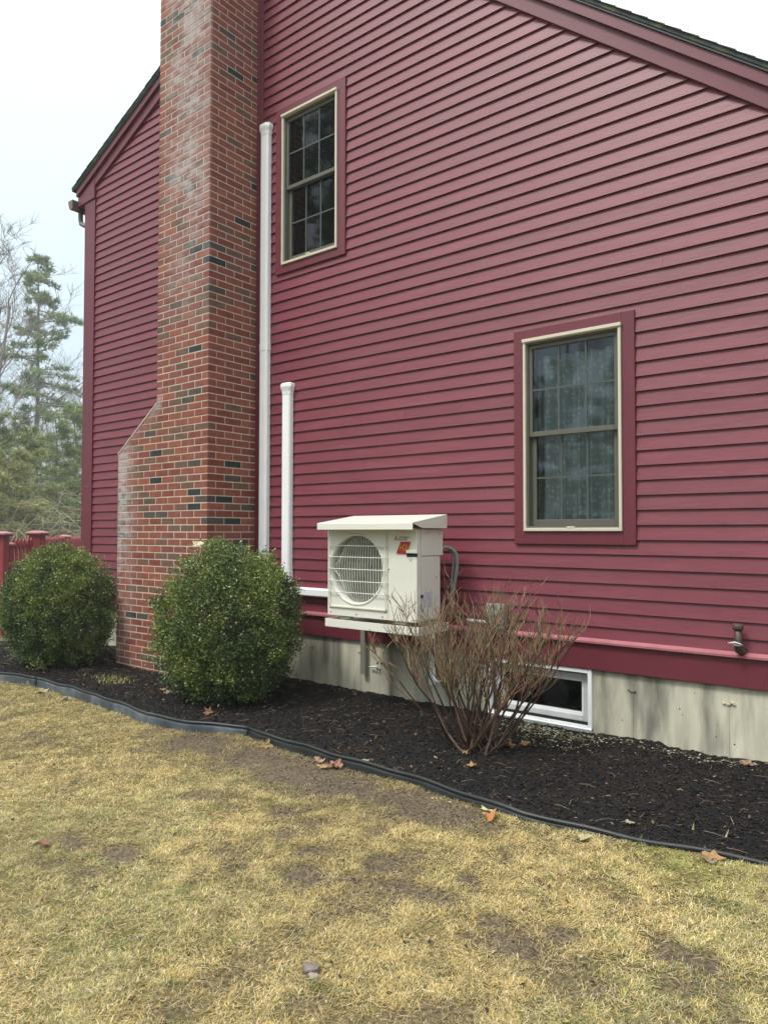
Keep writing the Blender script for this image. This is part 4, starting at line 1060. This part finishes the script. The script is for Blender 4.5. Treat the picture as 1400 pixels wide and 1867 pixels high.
# ------------------------------------------------------------------ fallen leaves and small things
def lobed_leaf(L, curl, lobes=5, seed=0):
    rr = random.Random(seed); n = lobes*4; outl = []
    for i in range(n):
        t = i/n*2*math.pi; r = .64+.22*math.cos(t*lobes+.3)+.12*math.cos(t)+rr.uniform(-.09, .09)
        outl.append((math.cos(t)*r*L*.62+L*.1, math.sin(t)*r*L*.50))
    mb = MB(); mb.v.append((0, 0, .004))
    for k, s in enumerate((.5, 1)):
        for (a, b) in outl:
            x, y = a*s, b*s; z = curl*(abs(y)/L)**1.4*L*2.2+.35*curl*(x/L)**2*L+rr.uniform(-.10, .10)*L*s+.05*L*math.sin(b/L*9)
            mb.v.append((x, y, max(z, 0)+.003))
    for i in range(n):
        j = (i+1) % n; mb.f.append((0, 1+i, 1+j)); mb.f.append((1+i, 1+n+i, 1+n+j, 1+j)); mb.mi += [0, 0]
    return mb
def leaf(x, y, L, az, col, label, curl=.5, zf=None, tilt=(0, 0), lobes=5, stalk=True, z=None, grp=None):
    curl *= .55
    i = int(abs(x*1000+y*777)); z = float((zf or lawn_z)(x, y))+.014 if z is None else z
    e_ = empty('fallen_leaf', label, 'leaf', grp, (x, y, z)); e_.rotation_euler = (tilt[0], tilt[1], az)
    me = lobed_leaf(L, curl, lobes, i).mesh('blade', M['dry'], smooth=False); g_ = sum(col)/3; col = tuple(.80*c+.20*g_ for c in (col[0]*.92, col[1]*(1.3 if col[0] > 2*col[1] else 1.05), col[2]*.8)); setcol(me, col); link('blade', me, e_)
    mb = MB().tube([(L*-.08, 0, .006), (-L*.35, .01*L, .012), (-L*.62, .06*L, .006)], .0012, 4); me = mb.mesh('stalk', M['dry']); setcol(me, tuple(v*.7 for v in col)); link('stalk', me, e_)
leaf(-3.64, -1.585, .10, .6, (.42, .20, .12), 'brown leaf propped against the edging at its right joint', .6, tilt=(.7, .1))
leaf(-3.09, -1.63, .10, 2.1, (.50, .25, .20), 'pink brown leaf, left one of the pair below the edging', .7)
leaf(-2.96, -1.645, .105, .3, (.42, .13, .12), 'reddish curled leaf, right one of the pair below the edging', .9)
leaf(-3.0, -1.70, .09, 1.2, (.50, .30, .14), 'flat tan leaf lying just below the pair of leaves', .2)
leaf(-1.80, -1.765, .10, -.9, (.58, .17, .06), 'bright orange curled leaf under the edging', 1.0, tilt=(.2, .2), lobes=3)
leaf(-1.84, -1.725, .09, 2.6, (.66, .60, .30), 'pale yellow leaf tucked behind the orange leaf', .4, tilt=(.3, 0), lobes=3)
leaf(-.83, -1.60, .10, .2, (.50, .19, .09), 'orange brown leaf on the grass at the right', .5)
leaf(-.81, -1.655, .08, 1.9, (.30, .22, .16), 'grey brown curled leaf below the orange brown one', .8, lobes=3)
leaf(-3.27, -3.27, .075, .1, (.30, .08, .08), 'small dark red leaf on the open lawn at the left', .8, lobes=3)
leaf(-3.32, -3.29, .05, 2.0, (.48, .38, .26), 'tiny tan leaf scrap touching the dark red leaf', .5, lobes=3)
leaf(-2.26, -1.20, .07, 1.0, (.50, .22, .08), 'small orange leaf on the mulch in front of the shrub', .6, bed_z)
leaf(-7.32, -1.30, .12, .9, (.46, .30, .17), 'tan lobed leaf below the left bush', .7, bed_z, tilt=(.5, .2))
leaf(-5.45, -1.12, .11, 2.7, (.42, .26, .17), 'tan leaf on the mulch left of the big bush', .5, bed_z)
leaf(-5.33, -1.16, .09, 1.7, (.45, .30, .20), 'second tan leaf nearer the big bush', .5, bed_z)
leaf(-4.52, -1.37, .09, .3, (.30, .09, .07), 'small red leaf in front of the big bush', .6, bed_z, tilt=(.8, 0))
leaf(-.98, -.14, .10, .2, (.38, .17, .13), 'brown leaf against the foundation at the right', .5, bed_z)
leaf(-2.30, -.70, .11, .4, (.34, .10, .05), 'rust red leaf under the right side of the shrub', .5, bed_z)
leaf(-2.20, -.62, .10, 1.4, (.42, .15, .07), 'second rust red leaf under the shrub, nearer the wall', .5, bed_z)
leaf(-2.42, -1.0, .08, 2.4, (.40, .18, .10), 'brown leaf at the foot of the shrub canes', .5, bed_z)
leaf(-1.33, -1.76, .085, 1.1, (.50, .40, .22), 'straw coloured leaf at the lawn side of the edging', .3, lobes=3)
leaf(-2.84, -1.50, .06, 1.1, (.42, .36, .30), 'whitish leaf scrap on the mulch behind the pair', .6, bed_z, lobes=3)
leaf(-6.55, -1.66, .14, .2, (.44, .34, .20), 'large tan leaf on the grass below the left edging joint', .3)
leaf(-6.05, -1.72, .12, 1.3, (.40, .32, .20), 'dry tan leaf on the grass right of the left edging joint', .4)
leaf(-6.9, -1.62, .09, 2.2, (.46, .38, .26), 'pale dry leaf caught on the left edging joint', .6, tilt=(.8, 0))
leaf(-1.23, -1.44, .05, .7, (.40, .30, .26), 'small pinkish leaf on the mulch at right', .5, bed_z, lobes=3)
# pale leaf caught on top of the big bush
leaf(-4.96, -1.15, .11, .5, (.66, .56, .38), 'pale tan oak leaf caught on top of the big bush', .3, z=1.325, tilt=(.55, -.15))
# clod, dark chips
def rock(x, y, s, col, name, label, cat, zf=lawn_z, sq=.5):
    bm = bmesh.new(); bmesh.ops.create_icosphere(bm, subdivisions=2, radius=1)
    for v in bm.verts:
        q = noise.noise(v.co*1.7+Vector((x*9, y*9, 0))); v.co = Vector((v.co.x*s*(1+.4*q), v.co.y*s*.75*(1+.4*q), v.co.z*s*sq*(1+.5*q)))
    me = bpy.data.meshes.new(name); bm.to_mesh(me); bm.free(); me.materials.append(mat(name+'_mat', col, .9, .2, var=.3, vscale=40, bump=.5, bscale=80)); o = link(name, me)
    o.location = (x, y, float(zf(x, y))+s*sq*.5+.006); tag(o, label, cat); return o
rock(-1.655, -3.19, .032, (.19, .16, .145), 'soil_clod', 'grey soil clod on the lawn near the bottom of the picture', 'clod')
rock(-1.62, -3.215, .020, (.30, .27, .22), 'soil_clod', 'paler small soil clod touching the grey one', 'clod')
rock(-1.43, -2.83, .012, (.03, .032, .034), 'dark_chip', 'small black chip on the lawn', 'chip')
rock(-1.50, -2.88, .010, (.03, .032, .034), 'dark_chip', 'tiny black chip just left of the other black chip', 'chip')
rock(-2.25, -3.43, .011, (.05, .055, .06), 'dark_chip', 'grey blue chip in the grass at lower left', 'chip')
# bark slabs piled left of the chimney
for i in range(26):
    x = -7.06-random.random()*.36; y = -.80+random.random()*.62; L = random.uniform(.05, .12)
    mb = MB(); mb.prism([(-L, -.018), (-L*.7, .022), (L*.6, .03), (L, .0), (L*.5, -.028)], 0, random.uniform(.006, .012), axis='z')
    me = mb.mesh('bark_slab', M['bark']); setcol(me, random.choice([(.16, .10, .08), (.09, .06, .05), (.24, .19, .16), (.06, .045, .04)]))
    o = link('bark_slab', me); o.location = (x, y, .03+.09*max(0, 1-abs(x+7.3)/.35)*random.random()); o.rotation_euler = (random.uniform(-.3, .3), random.uniform(-.3, .3), random.uniform(-.5, .6))
    tag(o, 'flat brown bark slab in the heap left of the chimney base', 'bark', 'bark slabs heaped beside the chimney')

# ------------------------------------------------------------------ fence
def W(pxx, depth):     # point at a given depth along the view, on the ground
    d = fw+rt2*(pxx-700)/1305.6; p = CAM+d*depth; return Vector((p.x, p.y, 0))
FA, FB, FC, FE = [W(a_, b_) for a_, b_ in ((4, 10.4), (69, 11.4), (120, 16.5), (190, 24))]
def fpost(p, w, h, label, cap=.05):
    e_ = empty('fence_post', label, 'fence post', 'red capped fence posts', tuple(p))
    MB().box(-w/2, w/2, -w/2, w/2, -.3, h-.05).build('post', M['fence'], e_)
    MB().box(-w/2-cap*.6, w/2+cap*.6, -w/2-cap*.6, w/2+cap*.6, h-.075, h-.05).build('collar', M['fence'], e_)
    c = MB(); c.lathe((0, 0, h-.05), (0, 0, 1), [((w/2+cap)*1.414, 0), ((w/2+cap)*1.414, .02), (w*.4, .05)], 4); o = c.build('post_cap', M['cap'], e_); o.rotation_euler.z = R(45)
    e_.rotation_euler.z = R(33); return e_
fpost(FA, .14, 1.44, 'leftmost stout red fence post with a wide cap'); fpost(FB, .17, 1.45, 'stout red fence post with a wide cap behind the left bush')
fpost(FC, .14, 1.36, 'slimmer red fence post farther back near the house corner', .035)
fpost(FA+(FB-FA).normalized()*.18, .09, 1.28, 'slim gate post right beside the leftmost fence post', .02)
def fence(a, b, h, label, inset0=.1, inset1=.1, pitch=.105):
    d = (b-a); L = d.length; u = d.normalized(); ang = math.atan2(u.y, u.x)
    e_ = empty('picket_fence', label, 'fence', None, tuple(a)); e_.rotation_euler.z = ang
    for z in (.25, h-.16): MB().box(inset0, L-inset1, .012, .05, z, z+.08).build('rail', M['fence'], e_)
    n = int((L-inset0-inset1)/pitch); me = None
    for i in range(n):
        if me is None: me = MB().prism([(-.026, .06), (.026, .06), (.026, h-.04), (0, h), (-.026, h-.04)], -.01, .011).mesh('picket', M['fence'])
        o = link('picket', me, e_); o.location = (inset0+pitch*(i+.5), 0, random.uniform(-.008, .008))
fence(FA, FB, 1.335, 'red picket gate panel between the two stout posts', .24, .12)
fence(FB, FC, 1.33, 'red picket fence running back from the stout post'); fence(FC, FE, 1.30, 'red picket fence panel reaching behind the house corner')
kn = MB().lathe((0, 0, 0), (0, 0, 1), [(.0, -.03), (.03, -.025), (.035, 0), (.028, .02), (.0, .03)], 12).build('gate_knob', M['dark'], smooth=True)
kn.location = (FB+(FA-FB).normalized()*.15+Vector((0, -.04, 1.29))); tag(kn, 'black latch knob on the gate beside the stout post', 'latch')

# ------------------------------------------------------------------ trees
def poly_tree(h, r0, spread, seed, levels=4, lean=(0, 0), first=.3, nb=7, col=(.24, .22, .20)):
    rd = random.Random(seed); V_, F_ = [], []
    def seg(pts, rs, n):
        mbt = MB(); mbt.tube(pts, rs, n, caps=False); k = len(V_); V_.extend(mbt.v); F_.extend([tuple(q+k for q in f) for f in mbt.f])
    def grow(p, d, L, r, lev):
        m_ = 6 if lev < 2 else 4; pts = [p]; dd = d.copy()
        for i in range(m_):
            g1 = .10+.05*lev; dd = (dd+Vector((rd.gauss(0, g1), rd.gauss(0, g1), rd.gauss(.03, .06)))).normalized(); pts.append(pts[-1]+dd*L/m_)
        seg(pts, [r*(1-.65*i/m_) for i in range(m_+1)], 6 if lev == 0 else (4 if lev == 1 else 3))
        if lev >= levels: return
        k = nb if lev == 0 else rd.choice([4, 5, 6])
        for i in range(k):
            t = first+(1-first)*(i+rd.random())/k if lev == 0 else rd.uniform(.25, 1); j = min(m_-1, int(t*m_)); q = pts[j].lerp(pts[j+1], t*m_-j)
            a = rd.uniform(0, 6.28); side = Vector((math.cos(a), math.sin(a), rd.uniform(-.1, .5)))
            grow(q, (dd*.7+side*spread).normalized(), L*rd.uniform(.38, .58)*(1.15-.5*t if lev == 0 else 1), max(r*(1-.6*t)*.5, .009), lev+1)
    grow(Vector((0, 0, -.2)), Vector((lean[0], lean[1], 1)).normalized(), h*.9, r0, 0)
    me = npmesh('branches', np.array(V_), np.array(F_), M['bark'], np.tile(np.array(col), (len(V_), 1))); return me
def needles(P, Dr, size, cols, name, m=None, per=6, w=.09, spread=.7):
    P = np.repeat(P, per, 0); D_ = np.repeat(Dr, per, 0)+rng.normal(0, spread, (len(P), 3)); D_ /= np.linalg.norm(D_, axis=1)[:, None]
    a = np.cross(D_, rng.normal(size=(len(P), 3))); a /= np.linalg.norm(a, axis=1)[:, None]+1e-9; s = size*rng.uniform(.5, 1.2, len(P))[:, None]
    V_ = np.stack([P-a*s*w, P+a*s*w, P+D_*s], 1).reshape(-1, 3); b = np.arange(len(P))*3
    return npmesh(name, V_, np.stack([b, b+1, b+2], -1), m or M['needle'], np.repeat(np.repeat(cols, per, 0)*rng.uniform(.7, 1.3, (len(P), 1)), 3, 0))
def conifer(h, crown0, wid, seed, dens=1., nsize=.28, col=(.085, .11, .055), bias=None, irregular=.5, droop=.12, branch_n=60, per=6):
    """trunk mesh, foliage mesh; bias: vector of the longer side"""
    rd = random.Random(seed); mb = MB(); tr_ = [(0, 0, -.2)]
    for i in range(1, 9): tr_.append((rd.gauss(0, .04)*i*.3, rd.gauss(0, .04)*i*.3, h*i/8))
    mb.tube(tr_, [h*.011*(1-.9*i/8)+.01 for i in range(9)], 7); P = []; Dn = []; C_ = []
    for i in range(branch_n):
        t = (i+rd.random())/branch_n; z = crown0+(h-crown0)*t; a = rd.uniform(0, 6.28); u = Vector((math.cos(a), math.sin(a), 0))
        L = wid*(1-t)**.75*(1-irregular+irregular*rd.random()*1.6)+.18*wid
        if bias is not None: L *= 1+.55*u.dot(bias)*(.4+.6*math.sin(t*9+1))
        if L < .2: continue
        i0 = min(7, int(z/h*8)); base = Vector(tr_[i0]).lerp(Vector(tr_[i0+1]), z/h*8-i0); rise = rd.uniform(-.15, .45)*(1 if t > .5 else .6)
        pts = [base+u*L*s+Vector((0, 0, L*(rise*s-droop*s*s*2*(1-t)))) for s in (0, .35, .7, 1)]
        mb.tube(pts, [.012+.010*L, .009+.006*L, .012, .006], 4, caps=False)
        nt = int((14+L*22)*dens); shade = rd.uniform(.75, 1.2)
        for j in range(nt):
            s = rd.uniform(.22, 1)**.8; k = min(2, int(s*3)); q = pts[k].lerp(pts[k+1], min(1, max(0, (s-(0, .35, .7)[k])/.33)))
            wdt = .28*L*(1.15-s)+.10; P.append(tuple(q+Vector((rd.gauss(0, 1)*wdt*.5, rd.gauss(0, 1)*wdt*.5, rd.gauss(0, .07)+.05)))); Dn.append(tuple(u*.7+Vector((rd.gauss(0, .3), rd.gauss(0, .3), .55))))
            C_.append(tuple(v*shade for v in col))
    tm = mb.mesh('trunk', M['bark'], fixn=False); setcol(tm, (.17, .16, .15))
    return tm, needles(np.array(P), np.array(Dn), nsize, np.array(C_), 'crown', per=per)
def tree(name, label, loc, parts, group=None, rz=0, sc=1):
    e_ = empty(name, label, 'tree', group, loc); e_.rotation_euler.z = rz; e_.scale = (sc, sc, sc)
    for nm, me in parts: link(nm, me, e_)
    return e_
g0 = -.05  # tree colours below are lightened to carry part of the mist
p = W(65, 42); tm, fm = conifer(17.6, 8.2, 2.7, 5, .9, .30, (.26, .33, .17), bias=rt2.normalized(), irregular=.85, branch_n=76)
tree('pine_tree', 'tall open pine tree with a bare lower trunk standing above the woods', (p.x, p.y, g0), (('trunk', tm), ('crown', fm)), None, 0)
mbd = MB()
# bare deciduous trees
bt1 = poly_tree(15, .17, .75, 21, 4, (.10, .02), .25, 9); bt2 = poly_tree(13, .12, .6, 34, 4, (-.03, .05), .3, 8, (.27, .25, .225)); bt3 = poly_tree(11, .10, .55, 55, 4, (.12, 0), .25, 8, (.22, .20, .175))
BT = [(-75, 34, bt1, 0, .95, 'grey leafless tree at the left edge with limbs reaching right'), (-30, 31, bt3, 5.2, 1.15, 'leafless tree with forked limbs in front of the pine at the left edge'), (20, 52, bt2, 1.2, 1.0, 'slender leafless tree behind and left of the tall pine'),
      (112, 50, bt3, 2.2, 1.05, 'thin leafless tree right of the tall pine'), (140, 56, bt2, 3.3, .95, 'faint leafless tree beside the house corner'), (-40, 44, bt1, 3.9, 1.0, 'tall leafless tree just beyond the left edge'),
      (48, 60, bt3, 4.4, 1.25, 'far leafless tree behind the pine trunk'), (90, 62, bt2, 5.0, 1.05, 'far leafless tree in the gap between pine and house')]
for (pxx, dep, me, rz, sc, lab_) in BT:
    p = W(pxx, dep); tree('bare_tree', lab_, (p.x, p.y, g0), (('branches', me),), 'leafless trees beyond the fence', rz, sc)
# young pines
yt = [conifer(h_, .2, w_, s_, 1.5, .22, c_, irregular=.45, droop=.05, branch_n=64, per=6) for h_, w_, s_, c_ in
      ((6.2, 1.9, 1, (.36, .40, .18)), (5.2, 2.2, 2, (.40, .41, .19)), (7.4, 1.8, 3, (.32, .38, .19)))]
YT = [(14, 25, 1, .8, 'bushy young pine behind the left end of the fence'), (52, 28, 0, .88, 'olive green young pine in front of the tall pine trunk'), (100, 33, 2, .92, 'soft green young pine left of the house corner'),
      (135, 36, 2, 1.05, 'taller soft green young pine nearest the house corner'), (-18, 30, 2, .95, 'young pine at the left edge behind the fence'), (75, 40, 1, 1.25, 'broad pale young pine deep in the woods'), (165, 34, 0, 1, 'young pine mostly hidden by the house corner'),
      (32, 42, 2, 1.1, 'narrow young pine deep in the woods at left'), (-50, 26, 0, 1, 'young pine left of the frame')]
for (pxx, dep, k, sc, lab_) in YT:
    p = W(pxx, dep); tree('young_pine', lab_, (p.x, p.y, g0), (('trunk', yt[k][0]), ('crown', yt[k][1])), 'young pines beyond the fence', pxx*.7, sc)
# far woods as one mass of stems and soft foliage
def woods(name, a0, a1, d0, d1, nst, hmin, hmax, label, foliage=9000, origin=CAM):
    V_, F_ = [], []
    for i in range(nst):
        pxx = random.uniform(a0, a1); dep = random.uniform(d0, d1); p = W(pxx, dep); h_ = random.uniform(hmin, hmax); mbt = MB(); q = Vector((p.x, p.y, -.3))
        pts = [q]; 
        for s in range(4): pts.append(pts[-1]+Vector((random.gauss(0, .25), random.gauss(0, .25), h_/4)))
        mbt.tube(pts, [.09, .075, .055, .03, .01], 3, caps=False)
        for s in range(16):
            b_ = pts[random.randint(1, 4)]; a = random.uniform(0, 6.28); L = random.uniform(.6, 2.2)
            mbt.tube([b_, b_+Vector((math.cos(a)*L*.5, math.sin(a)*L*.5, L*.5)), b_+Vector((math.cos(a)*L*.8, math.sin(a)*L*.8, L*1.1))], [.02, .014, .006], 3, caps=False)
        k = len(V_); V_.extend(mbt.v); F_.extend([tuple(q_+k for q_ in f) for f in mbt.f])
    e_ = empty(name, label, 'woods'); e_['kind'] = 'stuff'
    link('stems', npmesh('stems', np.array(V_), np.array(F_), M['bark'], np.tile(np.array((.26, .24, .22)), (len(V_), 1))), e_)['kind'] = 'stuff'
    n = foliage; pxs = rng.uniform(a0, a1, n); dep = rng.uniform(d0, d1, n); P = np.array([tuple(W(a, b)) for a, b in zip(pxs, dep)])
    clump = fbm(pxs*.05, dep*.15, 1.5, 7, 3); P[:, 2] = rng.random(n)**1.4*(hmin*.72)*(0.3+1.1*clump)
    c = np.array([.34, .36, .23])*(.6+.7*rng.random((n, 1))); br_ = rng.random(n) < .3; c[br_] = np.array([.34, .29, .24])  # pale foliage tones hold some of the distance haze
    link('foliage', needles(P, np.tile([0, 0, .6], (n, 1)), .42, c, 'foliage', per=5, w=.12), e_)['kind'] = 'stuff'
    return e_
woods('far_woods', -160, 420, 50, 78, 150, 8, 12.5, 'distant mixed woods behind the fence reading as one mass', 24000)
# tangle of brush behind the fence at the house corner
V_, F_ = [], []; Cc = []
for i in range(900):
    pxx = random.uniform(-60, 200); dep = random.uniform(20, 27); p = W(pxx, dep); hh = random.uniform(.3, 3.0)*(.55+.45*min(1, max(0, (pxx-40)/60))); a = random.uniform(0, 6.28); b_ = Vector((p.x, p.y, random.uniform(0, hh)))
    L = random.uniform(.5, 1.6); q = [b_+Vector((math.cos(a)*L*t, math.sin(a)*L*t, L*(t*random.uniform(.1, .9)-.7*t*t))) for t in (0, .33, .66, 1)]
    mbt = MB(); mbt.tube(q, [.012, .010, .008, .004], 3, caps=False); k = len(V_); V_.extend(mbt.v); F_.extend([tuple(x_+k for x_ in f) for f in mbt.f]); cc = random.choice([(.30, .26, .19), (.20, .17, .12), (.36, .32, .24)]); Cc.extend([cc]*len(mbt.v))
br_ = link('brush_tangle', npmesh('brush_tangle', np.array(V_), np.array(F_), M['bark'], np.array(Cc))); tag(br_, 'tangle of pale dry vines and brush behind the fence', 'brush', kind='stuff')
# trees on the far side of the yard: they show as reflections in the panes
for i, (x, y, k) in enumerate(((-26, -20, 0), (-20, -17, 3), (-16, -21, 3), (-6, -30, 0), (-24, -13, 3), (9, -30, 2), (16, -27, 1), (-32, -12, 0), (24, -22, 0), (-38, -6, 1), (-30, -30, 0), (-13, -24, 0), (-21, -24, 1), (-18, -36, 2))):
    if k == 3: tree('pine_tree', 'pine tree across the yard behind the viewer', (x, y, g0), (('trunk', tm), ('crown', fm)), 'pines across the yard', i*1.3, 1.15)
    else: tree('bare_tree', 'leafless tree across the yard behind the viewer', (x, y, g0), (('branches', (bt1, bt2, bt3)[k]),), 'leafless trees across the yard', i*.9, .85)
for i in range(26):  # unseen pine ring, added so the panes reflect evenly dark
    a = -2.9+i*.115; x = -4+(22+3*(i%3))*math.cos(a); y = -4+(21+3*(i%3))*math.sin(a)
    tree('young_pine', 'unseen young pine added behind the viewer for dark window reflections', (x, y, g0), (('trunk', yt[i % 3][0]), ('crown', yt[i % 3][1])), 'unseen young pines added for reflections', i, 1.35)

# ------------------------------------------------------------------ damp air
me = MB().box(-110, 60, -60, 110, -1.6, 26).mesh('haze', bpy.data.materials.new('damp_air')); hm = me.materials[0]; hm.use_nodes = True; t = hm.node_tree; t.nodes.clear()
o_ = t.nodes.new('ShaderNodeOutputMaterial'); v_ = t.nodes.new('ShaderNodeVolumePrincipled'); v_.inputs['Color'].default_value = (.9, .93, .95, 1); v_.inputs['Density'].default_value = .0021; v_.inputs['Anisotropy'].default_value = .2
t.links.new(v_.outputs[0], o_.inputs['Volume']); tag(link('haze', me), 'thin pale damp air over the yard and the woods', kind='stuff')
